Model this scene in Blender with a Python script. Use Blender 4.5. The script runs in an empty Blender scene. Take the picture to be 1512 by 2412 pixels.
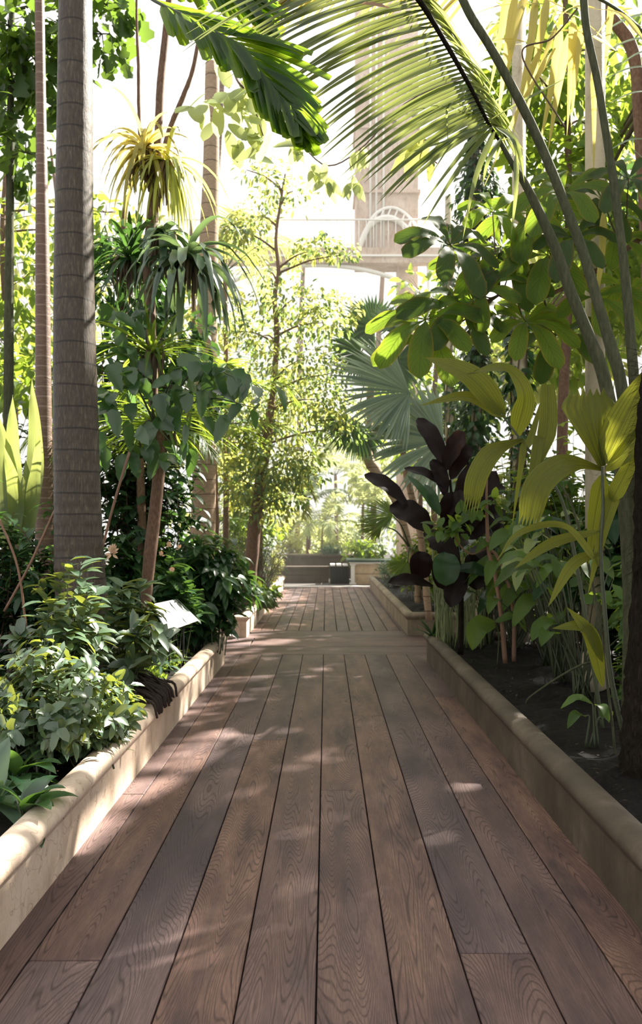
import bpy, math, random
import numpy as np
from mathutils import Vector, Matrix

R = np.random.RandomState(7)
random.seed(7)
SC = bpy.context.scene
COL = SC.collection

# ------------------------------------------------------------------ camera, world, sun, exposure
F = 1900.0                      # focal length in pixels of the 1512 x 2412 frame
CX, CY, H = 768.0, 1255.0, 1.5  # principal point and eye height
cam_d = bpy.data.cameras.new('camera')
cam_d.sensor_fit = 'VERTICAL'
cam_d.sensor_height = 36.0
cam_d.lens = 36.0 * F / 2412.0
cam_d.shift_x = (756 - CX) / 2412.0
cam_d.shift_y = (CY - 1206) / 2412.0
cam_d.dof.use_dof = True
cam_d.dof.focus_distance = 4.0
cam_d.dof.aperture_fstop = 3.6
cam_d.clip_end = 300
cam = bpy.data.objects.new('camera', cam_d)
COL.objects.link(cam)
cam.location = (0, 0, H)
cam.rotation_euler = (math.pi / 2, 0, 0)
SC.camera = cam

w = bpy.data.worlds.new('sky'); SC.world = w; w.use_nodes = True
bg = w.node_tree.nodes['Background']
bg.inputs[0].default_value = (1.0, 0.985, 0.965, 1)
bg.inputs[1].default_value = 0.85

sun_d = bpy.data.lights.new('sun', 'SUN')
sun_d.energy = 20.0; sun_d.angle = math.radians(0.9); sun_d.color = (1.0, 0.93, 0.82)
sun = bpy.data.objects.new('sun', sun_d); COL.objects.link(sun)
to_sun = Vector((0.62, 0.60, 0.80)).normalized()
sun.rotation_euler = to_sun.to_track_quat('Z', 'Y').to_euler()
sun.location = (20, 14, 26)

SC.view_settings.view_transform = 'Standard'
SC.view_settings.look = 'None'
SC.view_settings.exposure = 0.45
SC.view_settings.gamma = 1.0
SC.view_settings.use_curve_mapping = False
HAZE = 0.003
SC.cycles.volume_bounces = 1
SC.cycles.max_bounces = 7
SC.cycles.diffuse_bounces = 3
SC.cycles.glossy_bounces = 2
SC.cycles.transmission_bounces = 3
SC.cycles.transparent_max_bounces = 8
SC.cycles.sample_clamp_indirect = 4.0

# ------------------------------------------------------------------ helpers
ORG = {}
def P(px, py, Y):
    return np.array([(px - CX) * Y / F, Y, H - (py - CY) * Y / F])

def nrm(v):
    v = np.asarray(v, float)
    return v / np.maximum(np.linalg.norm(v, axis=-1, keepdims=True), 1e-9)

def tag(o, label=None, cat=None, group=None, kind=None):
    if label: o['label'] = label
    if cat: o['category'] = cat
    if group: o['group'] = group
    if kind: o['kind'] = kind
    return o

def thing(name, loc, label, cat, group=None, rz=0):
    o = bpy.data.objects.new(name, None)
    o.empty_display_size = 0.1
    COL.objects.link(o)
    o.location = tuple(float(c) for c in loc); o.rotation_euler = (0, 0, rz)
    ORG[o.name] = np.array(loc, float)
    return tag(o, label, cat, group)

class G:
    """collects vertices / quads; build() links them as ONE mesh object"""
    def __init__(s): s.v = []; s.f = []; s.uv = []; s.n = 0
    def add(s, v, f, uv=None):
        v = np.asarray(v, float).reshape(-1, 3); f = np.asarray(f, int)
        if f.shape[1] == 3: f = np.hstack([f, f[:, 2:3]])
        s.v.append(v); s.f.append(f + s.n)
        s.uv.append(np.zeros((len(v), 2)) if uv is None else np.asarray(uv, float).reshape(-1, 2))
        s.n += len(v)
        return s
    def build(s, name, mat, parent=None, smooth=True, label=None):
        v = np.vstack(s.v); f = np.vstack(s.f); uv = np.vstack(s.uv)
        org = ORG.get(parent.name, np.zeros(3)) if parent else np.zeros(3)
        v = v - org
        tri = f[:, 2] == f[:, 3]
        me = bpy.data.meshes.new(name)
        cnt = np.where(tri, 3, 4)
        mask = np.ones_like(f, bool); mask[tri, 3] = False
        li = f[mask]
        me.vertices.add(len(v)); me.vertices.foreach_set('co', v.ravel().astype(np.float32))
        me.loops.add(len(li)); me.loops.foreach_set('vertex_index', li.astype(np.int32))
        st = np.concatenate([[0], np.cumsum(cnt)[:-1]])
        me.polygons.add(len(f)); me.polygons.foreach_set('loop_start', st.astype(np.int32))
        me.polygons.foreach_set('use_smooth', np.full(len(f), smooth))
        l = me.uv_layers.new(name='UVMap')
        l.data.foreach_set('uv', uv[li].ravel().astype(np.float32))
        me.update(calc_edges=True)
        me.validate()
        me.materials.append(mat)
        o = bpy.data.objects.new(name, me); COL.objects.link(o)
        if parent:
            o.parent = parent
        ORG[o.name] = org
        if label: o['label'] = label
        return o

def copy_tree(o, loc, rz=0, scale=1.0, label=None, group=None):
    c = o.copy(); COL.objects.link(c)
    for ch in list(o.children):
        d = ch.copy(); COL.objects.link(d); d.parent = c
        for g in list(ch.children):
            e = g.copy(); COL.objects.link(e); e.parent = d
    c.location = loc; c.rotation_euler = (0, 0, rz); c.scale = (scale,) * 3
    if label: c['label'] = label
    if group: c['group'] = group
    return c

def spline(pts, n):
    """catmull-rom through rows of pts (any columns)"""
    p = np.asarray(pts, float)
    if len(p) == 2:
        t = np.linspace(0, 1, n)[:, None]; return p[0] * (1 - t) + p[1] * t
    q = np.vstack([2 * p[0] - p[1], p, 2 * p[-1] - p[-2]])
    u = np.linspace(0, len(p) - 1, n); i = np.minimum(u.astype(int), len(p) - 2); t = (u - i)[:, None]
    a, b, c, d = q[i], q[i + 1], q[i + 2], q[i + 3]
    return 0.5 * (2 * b + (c - a) * t + (2 * a - 5 * b + 4 * c - d) * t * t + (3 * b - a - 3 * c + d) * t ** 3)

def tube(g, pts, rad, sides=8, n=None, wob=0.0):
    """tube through pts with radii rad, closed by end caps"""
    p = np.asarray(pts, float); rad = np.broadcast_to(np.asarray(rad, float), (len(p),))
    if n:
        a = spline(np.hstack([p, rad[:, None]]), n); p, rad = a[:, :3], a[:, 3]
    k = len(p)
    t = nrm(np.gradient(p, axis=0))
    ref = np.array([0, 0, 1.0]) if abs(t[0][2]) < 0.8 else np.array([0, 1.0, 0])
    u = np.zeros_like(p); x = ref
    for i in range(k):
        x = x - t[i] * np.dot(x, t[i]); x = x / max(np.linalg.norm(x), 1e-9); u[i] = x
    v = np.cross(t, u)
    th = np.arange(sides) * 2 * math.pi / sides
    rr = rad[:, None] * (1 + (R.uniform(-wob, wob, (k, sides)) if wob else 0))
    V = p[:, None, :] + rr[..., None] * (np.cos(th)[None, :, None] * u[:, None] + np.sin(th)[None, :, None] * v[:, None])
    V = V.reshape(-1, 3)
    i, j = np.meshgrid(np.arange(k - 1), np.arange(sides), indexing='ij')
    a = (i * sides + j).ravel(); b = (i * sides + (j + 1) % sides).ravel()
    f = np.stack([a, b, b + sides, a + sides], 1)
    s = np.concatenate([[0], np.cumsum(np.linalg.norm(np.diff(p, axis=0), axis=1))])
    uv = np.stack(np.broadcast_arrays(th[None, :] / 6.283, s[:, None]), -1).reshape(-1, 2)
    V = np.vstack([V, p[0], p[-1]]); uv = np.vstack([uv, uv[0], uv[-1]])
    m = k * sides; jj = np.arange(sides)
    c0 = np.stack([np.full(sides, m), (jj + 1) % sides, jj, jj], 1)
    c1 = np.stack([np.full(sides, m + 1), (k - 1) * sides + jj, (k - 1) * sides + (jj + 1) % sides, (k - 1) * sides + (jj + 1) % sides], 1)
    g.add(V, np.vstack([f, c0, c1]), uv)

def prof(kind, t):
    if kind == 'ovate': w = t ** .55 * (1 - t) ** .8
    elif kind == 'heart': w = t ** .3 * (1 - t) ** .75
    elif kind == 'lance': w = t ** .75 * (1 - t) ** 1.0
    elif kind == 'obov': w = t ** 1.25 * (1 - t) ** .42
    elif kind == 'ell': w = t ** .6 * (1 - t) ** .5
    elif kind == 'strap': w = np.minimum(1, .35 + t * 5) * (1 - t ** 3.5)
    elif kind == 'leaflet': w = np.minimum(1, .25 + t * 6) * (1 - t ** 2)
    elif kind == 'pleat': w = np.minimum(1, .12 + t * 2.4) * (1 - .3 * t ** 6)
    elif kind == 'fan': w = np.where(t < .68, t / .68, (1 - t) / .32)
    elif kind == 'fish': w = np.where(t < .75, .1 + t / .75, 1.1 - (t - .75) * 1.5)
    return w / w.max()

def leaves(g, base, d, up, L, W, kind='ovate', seg=4, droop=0.5, fold=0.25, jag=0.0, pet=0.0, curl=0.0):
    """vectorised leaf blades: base/d/up (N,3); L,W (N,); each is its own mesh island with a folded midrib"""
    base = np.atleast_2d(base).astype(float); N = len(base)
    d = nrm(np.broadcast_to(d, (N, 3)).copy()); up = np.broadcast_to(up, (N, 3)).copy()
    L = np.broadcast_to(np.asarray(L, float), (N,)); W = np.broadcast_to(np.asarray(W, float), (N,))
    droop = np.broadcast_to(np.asarray(droop, float), (N,)); fold = np.broadcast_to(np.asarray(fold, float), (N,))
    t = np.linspace(0, 1, seg + 1); wp = prof(kind, np.clip(t, 0.015, 0.985))
    if kind in ('ovate', 'heart', 'lance', 'obov', 'ell'): wp[0] *= .3; wp[-1] *= .1
    cur = base.copy(); V = np.zeros((N, seg + 1, 3, 3))
    g0 = np.array([0, 0, -1.0])
    dd = d.copy()
    for i in range(seg + 1):
        if i:
            dd = nrm(dd + g0 * (droop / seg)[:, None])
            cur = cur + dd * (L / seg)[:, None]
        s = nrm(np.cross(dd, up)); n = np.cross(s, dd)
        h = (W * wp[i] / 2)
        if jag and 0 < i < seg: h = h * (1 + (jag if i % 2 else -jag)) 
        hs = h[:, None]
        fo = fold[:, None]
        V[:, i, 1] = cur
        V[:, i, 0] = cur - s * hs * np.cos(fo) + n * hs * np.sin(fo)
        V[:, i, 2] = cur + s * hs * np.cos(fo) + n * hs * np.sin(fo)
    idx = np.arange(seg)
    q1 = np.stack([idx * 3, idx * 3 + 1, idx * 3 + 4, idx * 3 + 3], 1)
    q2 = q1 + 1
    q = np.vstack([q1, q2])
    f = (q[None] + (np.arange(N) * 3 * (seg + 1))[:, None, None]).reshape(-1, 4)
    uv = np.zeros((N, seg + 1, 3, 2)); uv[..., 0] = t[None, :, None]; uv[..., 1] = np.array([0, .5, 1])[None, None]
    g.add(V.reshape(-1, 3), f, uv.reshape(-1, 2))

def blade(g, pts, W, kind='obov', seg=12, fold=0.2, up=None, cross=5, wave=0.0, split=0):
    """one hero leaf along a curved 3-D path; cross+1 columns so it can be pleated or waved"""
    p = spline(np.asarray(pts, float), seg + 1)
    t = np.linspace(0, 1, seg + 1); wp = prof(kind, np.clip(t, .01, .99))
    if kind in ('ovate', 'heart', 'lance', 'obov', 'ell'): wp[0] *= .2; wp[-1] *= .15
    d = nrm(np.gradient(p, axis=0))
    u = np.array([0, -.75, .65]) if up is None else np.asarray(up, float)
    s = nrm(np.cross(d, u)); n = np.cross(s, d)
    c = np.linspace(-1, 1, cross + 1)
    V = np.zeros((seg + 1, cross + 1, 3))
    for j, cc in enumerate(c):
        h = (W / 2 * wp * cc)[:, None]
        lift = np.abs(cc) * W / 2 * wp * math.sin(fold)
        if wave: lift = lift + W * wave * np.sin(t * 19 + cc * 2.0) * abs(cc) + (W * .035 * (1 if j % 2 else -1)) * (kind in ('pleat', 'fish'))
        V[:, j] = p + s * h + n * np.asarray(lift)[:, None]
        if split: V[-1, j] += d[-1] * (split * (0.35 if j % 2 else -.3)) * W; V[-2, j] += d[-2] * (split * (0.12 if j % 2 else -.2)) * W
    i, j = np.meshgrid(np.arange(seg), np.arange(cross), indexing='ij')
    a = (i * (cross + 1) + j).ravel()
    f = np.stack([a, a + 1, a + cross + 2, a + cross + 1], 1)
    uv = np.zeros((seg + 1, cross + 1, 2)); uv[..., 0] = t[:, None]; uv[..., 1] = ((c + 1) / 2)[None]
    g.add(V.reshape(-1, 3), f, uv.reshape(-1, 2))

def box(g, x0, x1, y0, y1, z0, z1, uv=None):
    v = np.array([[x0, y0, z0], [x1, y0, z0], [x1, y1, z0], [x0, y1, z0], [x0, y0, z1], [x1, y0, z1], [x1, y1, z1], [x0, y1, z1]])
    f = [[0, 3, 2, 1], [4, 5, 6, 7], [0, 1, 5, 4], [1, 2, 6, 5], [2, 3, 7, 6], [3, 0, 4, 7]]
    g.add(v, f, uv)

def frond(gl, gr, pts, n, Ll, Wl, ang=55, droop=.6, rad=.012, up=(0, 0, 1), side_k=(1, 1), lift=.15, kind='leaflet', start=.12, jit=.12, seg=5, fold=.35, endang=25, tipL=.45):
    """pinnate palm leaf: rachis tube + leaflets both sides"""
    p = spline(pts, 40)
    if gr is not None: tube(gr, p, np.linspace(rad, rad * .25, 40), 6)
    s = np.linspace(start, 1, n); i = s * 39; i0 = np.minimum(i.astype(int), 38)
    b = p[i0] + (p[i0 + 1] - p[i0]) * (i - i0)[:, None]
    t = nrm(np.gradient(p, axis=0))[i0]
    upv = np.broadcast_to(np.asarray(up, float), t.shape)
    sd = nrm(np.cross(t, upv)); un = np.cross(sd, t)
    a = np.radians(ang + (endang - ang) * s ** 2)
    prof_l = np.where(s < .5, .6 + .8 * s, 1 - (1 - tipL) * ((s - .5) / .5) ** 1.6)
    for k, sg in enumerate((-1, 1)):
        if side_k[k] == 0: continue
        dirs = t * np.cos(a)[:, None] + sg * sd * np.sin(a)[:, None] + un * lift + R.normal(0, jit, t.shape)
        leaves(gl, b, dirs, un + R.normal(0, .1, un.shape), Ll * side_k[k] * prof_l * R.uniform(.85, 1.1, n), Wl, kind, seg, droop * R.uniform(.7, 1.3, n), fold)

def rdir(n): return nrm(R.normal(0, 1, (n, 3)))

def cluster(g, c, r, n, L, W, kind='ovate', droop=.6, seg=3, hollow=.3, jag=0, fold=.25, down=.35):
    """leaves spread through an ellipsoid"""
    u = rdir(n); rad = (hollow + (1 - hollow) * R.uniform(0, 1, n) ** .5)[:, None]
    b = np.asarray(c) + u * rad * np.asarray(r)
    d = u * .8 + R.normal(0, .6, (n, 3)) + np.array([0, 0, -down])
    up = nrm(np.array([0, 0, 1.0]) + R.normal(0, .45, (n, 3)))
    leaves(g, b, d, up, L * R.uniform(.55, 1.2, n), W * R.uniform(.7, 1.15, n), kind, seg, droop, fold, jag)

def shrub_geo(gf, gs, c, rx, ry, h, stems, per, L, W, kind='ovate', lean=(0, 0), droop=.7, seg=4, jag=0, low=.25, srad=.006, fold=.25, spread=.25, zlow=0.0, arch=0.0):
    """stems fan out of the base and carry leaves in opposite pairs"""
    for k in range(stems):
        a = R.uniform(0, 6.283); q = math.sqrt(R.uniform(0, 1))
        tip = np.array([c[0] + lean[0] + rx * q * math.cos(a), c[1] + lean[1] + ry * q * math.sin(a), c[2] + h * (1 - .45 * q * q) * R.uniform(.55 + zlow, 1.05)])
        b = np.array([c[0] + R.normal(0, spread * rx), c[1] + R.normal(0, spread * ry), c[2] - .02])
        mid = b * .45 + tip * .55 + np.array([R.normal(0, .05), R.normal(0, .05), h * (.12 + arch)])
        p = spline([b, mid, tip], 14)
        if gs is not None: tube(gs, p, np.linspace(srad, srad * .4, 14), 5)
        s = np.sort(R.uniform(low, 1, per)); i = np.minimum((s * 13).astype(int), 12)
        bb = p[i] + (p[i + 1] - p[i]) * (s * 13 - i)[:, None]
        t = nrm(p[i + 1] - p[i]); o = nrm(np.cross(t, rdir(per)))
        d = o + t * .45 + np.array([0, 0, .15])
        up = nrm(t + np.array([0, 0, .8]) + R.normal(0, .25, (per, 3)))
        leaves(gf, bb, d, up, L * R.uniform(.5, 1.15, per), W * R.uniform(.7, 1.1, per), kind, seg, droop * R.uniform(.5, 1.5, per), fold, jag)

def rosette(g, c, n, L, W, kind='strap', elev=(15, 80), droop=1.2, seg=8, az=(0, 360), fold=.3):
    a = np.radians(R.uniform(az[0], az[1], n)); e = np.radians(R.uniform(elev[0], elev[1], n))
    d = np.stack([np.cos(a) * np.cos(e), np.sin(a) * np.cos(e), np.sin(e)], 1)
    up = np.stack([-np.cos(a) * np.sin(e), -np.sin(a) * np.sin(e), np.cos(e) + .01], 1)
    leaves(g, np.asarray(c) + d * .01, d, up, L * R.uniform(.6, 1.15, n), W * R.uniform(.8, 1.15, n), kind, seg, droop * R.uniform(.7, 1.3, n), fold)

def fan(g, c, normal, axis, rad, n=44, spread=300, fold=.55, droop=.25):
    normal = nrm(np.asarray(normal, float)); ax = np.asarray(axis, float); ax = nrm(ax - normal * np.dot(ax, normal)); sd = np.cross(normal, ax)
    a = np.radians(np.linspace(-spread / 2, spread / 2, n))
    d = ax * np.cos(a)[:, None] + sd * np.sin(a)[:, None] + normal * .12
    wd = 2 * rad * .68 * math.tan(math.radians(spread / n / 2)) * 1.45
    leaves(g, np.broadcast_to(np.asarray(c, float), (n, 3)), d, normal, rad * R.uniform(.9, 1.08, n) * (1 - .12 * (np.abs(a) / a.max()) ** 2), wd, 'fan', 8, droop * R.uniform(.6, 1.5, n), fold)

# ------------------------------------------------------------------ materials
def newmat(name):
    m = bpy.data.materials.new(name); m.use_nodes = True
    nt = m.node_tree; b = nt.nodes['Principled BSDF']
    return m, nt, nt.nodes, nt.links, b

def mixc(nt, fac, a, b, blend='MIX'):
    n = nt.nodes.new('ShaderNodeMix'); n.data_type = 'RGBA'; n.blend_type = blend
    for sock, val in ((n.inputs[0], fac), (n.inputs[6], a), (n.inputs[7], b)):
        if isinstance(val, (int, float)): sock.default_value = val
        elif isinstance(val, (tuple, list)): sock.default_value = (*val, 1)
        else: nt.links.new(val, sock)
    return n.outputs[2]

def math_(nt, op, a, b=0.0, c=None):
    n = nt.nodes.new('ShaderNodeMath'); n.operation = op
    for i, val in enumerate((a, b) if c is None else (a, b, c)):
        if isinstance(val, (int, float)): n.inputs[i].default_value = val
        else: nt.links.new(val, n.inputs[i])
    return n.outputs[0]

def ramp(nt, fac, stops):
    n = nt.nodes.new('ShaderNodeValToRGB'); nt.links.new(fac, n.inputs[0])
    e = n.color_ramp.elements
    while len(e) < len(stops): e.new(.5)
    for k, (p, c) in enumerate(stops):
        e[k].position = p; e[k].color = (*c, 1) if len(c) == 3 else c
    return n.outputs[0]

def noise(nt, vec, scale, detail=3, rough=.5, dist=0):
    n = nt.nodes.new('ShaderNodeTexNoise'); n.inputs['Scale'].default_value = scale
    n.inputs['Detail'].default_value = detail; n.inputs['Roughness'].default_value = rough; n.inputs['Distortion'].default_value = dist
    if vec is not None: nt.links.new(vec, n.inputs['Vector'])
    return n.outputs[0]

def mapping(nt, vec, scale=(1, 1, 1), loc=(0, 0, 0)):
    n = nt.nodes.new('ShaderNodeMapping'); n.inputs['Scale'].default_value = scale; n.inputs['Location'].default_value = loc
    nt.links.new(vec, n.inputs[0]); return n.outputs[0]

def leafmat(name, c1, c2, tc=None, trans=.4, rough=.38, vein=None, vk=.55, spec=.5, edge=None):
    m, nt, N, L, b = newmat(name)
    geo = N.new('ShaderNodeNewGeometry'); tx = N.new('ShaderNodeTexCoord')
    col = mixc(nt, geo.outputs['Random Per Island'], c1, c2)
    if tc is None: tc = tuple(min(1, x * 2.2) for x in c2)
    tcol = mixc(nt, geo.outputs['Random Per Island'], tuple(x * .75 for x in tc), tc)
    if vein:
        sp = N.new('ShaderNodeSeparateXYZ'); L.new(tx.outputs['UV'], sp.inputs[0])
        off = math_(nt, 'ABSOLUTE', math_(nt, 'SUBTRACT', sp.outputs[1], .5))
        mid = math_(nt, 'LESS_THAN', off, .025)
        if vein == 'pinnate':
            ph = math_(nt, 'SUBTRACT', math_(nt, 'MULTIPLY', sp.outputs[0], 12.0), math_(nt, 'MULTIPLY', off, 6.0))
            st = math_(nt, 'LESS_THAN', math_(nt, 'FRACT', ph), .14)
        else:
            ph = math_(nt, 'MULTIPLY', sp.outputs[1], 9.0)
            st = math_(nt, 'LESS_THAN', math_(nt, 'FRACT', ph), .22)
        v = math_(nt, 'MULTIPLY', math_(nt, 'MAXIMUM', mid, st), vk)
        tcol = mixc(nt, v, tcol, tuple(x * .35 for x in tc)); col = mixc(nt, math_(nt, 'MULTIPLY', v, .6), col, tuple(min(1, x * 1.9 + .01) for x in c2))
        if edge:
            e = math_(nt, 'MULTIPLY', math_(nt, 'POWER', math_(nt, 'MULTIPLY', off, 2.0), 9.0), .45)
            tcol = mixc(nt, e, tcol, edge); col = mixc(nt, e, col, tuple(x * .6 for x in edge))
    bl = noise(nt, tx.outputs['Object'], 9, 3)
    col = mixc(nt, math_(nt, 'MULTIPLY', bl, .35), col, tuple(x * .4 for x in c1))
    L.new(col, b.inputs['Base Color']); b.inputs['Roughness'].default_value = rough; b.inputs['Specular IOR Level'].default_value = spec
    tr = N.new('ShaderNodeBsdfTranslucent'); L.new(tcol, tr.inputs[0])
    mx = N.new('ShaderNodeMixShader'); mx.inputs[0].default_value = trans
    L.new(b.outputs[0], mx.inputs[1]); L.new(tr.outputs[0], mx.inputs[2])
    L.new(mx.outputs[0], N['Material Output'].inputs[0])
    return m

def barkmat(name, c1, c2, c3, sc=(14, 14, 3), ring=None, rough=.85, bump=.4, ringw=.12, ringc=None, spec=.35):
    m, nt, N, L, b = newmat(name); b.inputs['Specular IOR Level'].default_value = spec
    tx = N.new('ShaderNodeTexCoord')
    n1 = noise(nt, mapping(nt, tx.outputs['Object'], sc), 3, 5, .65)
    n2 = noise(nt, tx.outputs['Object'], 3, 3)
    col = ramp(nt, n1, [(.3, c1), (.52, c2), (.75, c3)])
    col = mixc(nt, math_(nt, 'MULTIPLY', n2, .6), col, c1)
    h = n1
    if ring:
        sp = N.new('ShaderNodeSeparateXYZ'); L.new(tx.outputs['Object'], sp.inputs[0])
        wob = math_(nt, 'MULTIPLY', n2, .25)
        fr = math_(nt, 'FRACT', math_(nt, 'ADD', math_(nt, 'DIVIDE', sp.outputs[2], ring), wob))
        ln = math_(nt, 'LESS_THAN', fr, ringw)
        col = mixc(nt, math_(nt, 'MULTIPLY', ln, .75), col, ringc or tuple(x * .35 for x in c1))
    L.new(col, b.inputs['Base Color']); b.inputs['Roughness'].default_value = rough
    bp = N.new('ShaderNodeBump'); bp.inputs['Strength'].default_value = bump; bp.inputs['Distance'].default_value = .01
    L.new(h, bp.inputs['Height']); L.new(bp.outputs[0], b.inputs['Normal'])
    return m

def plain(name, c, rough=.7, spec=.4, metal=0, var=.3, sc=8, emit=None):
    m, nt, N, L, b = newmat(name)
    tx = N.new('ShaderNodeTexCoord'); n = noise(nt, tx.outputs['Object'], sc, 4)
    L.new(mixc(nt, math_(nt, 'MULTIPLY', n, var * 2), c, tuple(x * .45 for x in c)), b.inputs['Base Color'])
    b.inputs['Roughness'].default_value = rough; b.inputs['Metallic'].default_value = metal; b.inputs['Specular IOR Level'].default_value = spec
    return m

def wood():
    m, nt, N, L, b = newmat('stained_oak')
    uv = N.new('ShaderNodeUVMap'); geo = N.new('ShaderNodeNewGeometry'); rnd = geo.outputs['Random Per Island']
    cb = N.new('ShaderNodeCombineXYZ'); L.new(math_(nt, 'MULTIPLY', rnd, 37.0), cb.inputs[0]); L.new(math_(nt, 'MULTIPLY', rnd, 91.0), cb.inputs[1]); L.new(math_(nt, 'MULTIPLY', rnd, 13.0), cb.inputs[2])
    va = N.new('ShaderNodeVectorMath'); va.operation = 'ADD'; L.new(uv.outputs[0], va.inputs[0]); L.new(cb.outputs[0], va.inputs[1]); V = va.outputs[0]
    field = noise(nt, mapping(nt, V, (.42, 4.2, 1)), 1.0, 1.5, .4, .1)
    lines = math_(nt, 'FRACT', math_(nt, 'MULTIPLY', field, 84.0))
    lines = math_(nt, 'ABSOLUTE', math_(nt, 'SUBTRACT', lines, .5))            # 0..0.5
    fib = noise(nt, mapping(nt, V, (9, 210, 1)), 1.0, 3, .6)
    pores = noise(nt, mapping(nt, V, (22, 420, 1)), 1.0, 2, .5)
    thin = math_(nt, 'MULTIPLY', ramp(nt, lines, [(0.0, (1, 1, 1)), (.2, (0, 0, 0))]), ramp(nt, fib, [(.32, (0, 0, 0)), (.52, (1, 1, 1))]))
    blot = noise(nt, mapping(nt, V, (1.7, 7, 1)), 1.0, 5, .62)
    blot2 = noise(nt, mapping(nt, V, (1.1, 3, 1), (5, 3, 0)), 1.0, 3, .5)
    warm = ramp(nt, blot, [(.33, (.085, .053, .052)), (.5, (.205, .118, .094)), (.68, (.32, .188, .135))])
    cool = ramp(nt, blot2, [(.36, (.075, .056, .066)), (.64, (.225, .155, .146))])
    col = mixc(nt, ramp(nt, rnd, [(0.05, (0, 0, 0)), (.95, (1, 1, 1))]), warm, cool)
    col = mixc(nt, math_(nt, 'MULTIPLY', ramp(nt, fib, [(.35, (1, 1, 1)), (.65, (0, 0, 0))]), .5), col, (.050, .031, .027))
    col = mixc(nt, math_(nt, 'MULTIPLY', thin, .75), col, (.024, .015, .014))
    col = mixc(nt, math_(nt, 'MULTIPLY', ramp(nt, pores, [(.55, (0, 0, 0)), (.7, (1, 1, 1))]), .3), col, (.025, .016, .014))
    L.new(col, b.inputs['Base Color'])
    L.new(math_(nt, 'ADD', math_(nt, 'MULTIPLY', fib, .25), .47), b.inputs['Roughness']); b.inputs['Specular IOR Level'].default_value = .32
    bp = N.new('ShaderNodeBump'); bp.inputs['Strength'].default_value = .25; bp.inputs['Distance'].default_value = .002
    L.new(math_(nt, 'SUBTRACT', fib, thin), bp.inputs['Height']); L.new(bp.outputs[0], b.inputs['Normal'])
    return m

def stone(name, c1, c2, c3, stain=(.09, .07, .045), vs=.5):
    m, nt, N, L, b = newmat(name)
    tx = N.new('ShaderNodeTexCoord'); o = tx.outputs['Object']
    n1 = noise(nt, o, 2.2, 5, .6); n2 = noise(nt, mapping(nt, o, (3, 3, .9)), 3.5, 4, .65); n3 = noise(nt, o, 60, 3, .6)
    col = ramp(nt, n1, [(.3, c1), (.5, c2), (.7, c3)])
    col = mixc(nt, math_(nt, 'MULTIPLY', ramp(nt, n2, [(.5, (0, 0, 0)), (.72, (1, 1, 1))]), vs), col, stain)
    col = mixc(nt, math_(nt, 'MULTIPLY', n3, .25), col, tuple(x * .5 for x in c1))
    vo = N.new('ShaderNodeTexVoronoi'); vo.feature = 'DISTANCE_TO_EDGE'; vo.inputs['Scale'].default_value = 1.3
    dm = N.new('ShaderNodeVectorMath'); dm.operation = 'ADD'; L.new(o, dm.inputs[0])
    nn = N.new('ShaderNodeTexNoise'); nn.inputs['Scale'].default_value = 5; L.new(o, nn.inputs[0]); L.new(nn.outputs[1], dm.inputs[1]); L.new(dm.outputs[0], vo.inputs['Vector'])
    cr = math_(nt, 'LESS_THAN', vo.outputs[0], .006)
    col = mixc(nt, math_(nt, 'MULTIPLY', cr, .5), col, stain)
    L.new(col, b.inputs['Base Color']); b.inputs['Roughness'].default_value = .72
    bp = N.new('ShaderNodeBump'); bp.inputs['Strength'].default_value = .35; bp.inputs['Distance'].default_value = .006
    L.new(math_(nt, 'ADD', n3, math_(nt, 'MULTIPLY', n2, 2.0)), bp.inputs['Height']); L.new(bp.outputs[0], b.inputs['Normal'])
    return m

def soilmat():
    m, nt, N, L, b = newmat('dark_soil')
    tx = N.new('ShaderNodeTexCoord'); o = tx.outputs['Object']
    n = noise(nt, o, 38, 6, .7); n2 = noise(nt, o, 7, 4)
    col = ramp(nt, n, [(.38, (.004, .003, .003)), (.55, (.011, .008, .007)), (.78, (.045, .033, .026))])
    L.new(col, b.inputs['Base Color']); b.inputs['Roughness'].default_value = .6; b.inputs['Specular IOR Level'].default_value = .22
    bp = N.new('ShaderNodeBump'); bp.inputs['Strength'].default_value = 1; bp.inputs['Distance'].default_value = .04
    L.new(math_(nt, 'ADD', n, n2), bp.inputs['Height']); L.new(bp.outputs[0], b.inputs['Normal'])
    return m

M = {}
M['wood'] = wood()
M['stone_l'] = stone('sunlit_sandstone', (.54, .41, .30), (.74, .585, .455), (.84, .72, .60), (.33, .22, .14), .55)  # sandstone with the brightness of the lit left side put into its colour
M['stone_r'] = stone('shaded_sandstone', (.050, .037, .024), (.090, .067, .045), (.165, .128, .092), (.06, .042, .022), .75)  # dark copy of the sandstone, right-hand shade put into its colour
M['stone_mid'] = stone('mid_tone_sandstone', (.15, .115, .075), (.25, .195, .135), (.36, .29, .21), (.07, .052, .03), .6)  # same sandstone, tone between the sunlit and the shaded copy
M['stone_shade'] = stone('shaded_warm_stone', (.05, .034, .022), (.08, .055, .035), (.12, .085, .055), (.025, .018, .01), .5)  # darker copy of the warm stone with shade put into its colour
M['stone_far'] = stone('warm_stone', (.34, .24, .15), (.46, .34, .22), (.55, .42, .29), (.20, .14, .08), .4)
M['pier'] = stone('pink_plaster', (.48, .34, .26), (.60, .45, .36), (.70, .57, .48), (.26, .16, .11), .6)
M['soil'] = soilmat()
M['substrate'] = plain('dark_gap', (.012, .009, .008), .9)
M['paving'] = plain('grey_paving', (.11, .10, .09), .8)
M['white_stone'] = plain('white_stone', (.72, .68, .64), .7, var=.2, sc=5)
M['white_paint'] = plain('white_paint', (.86, .84, .80), .5, var=.05)
M['cream_iron'] = stone('cream_painted_iron', (.42, .36, .24), (.54, .47, .33), (.62, .56, .42), (.16, .13, .06), .5)
M['green_paint'] = plain('dark_green_paint', (.018, .050, .042), .45)
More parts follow.
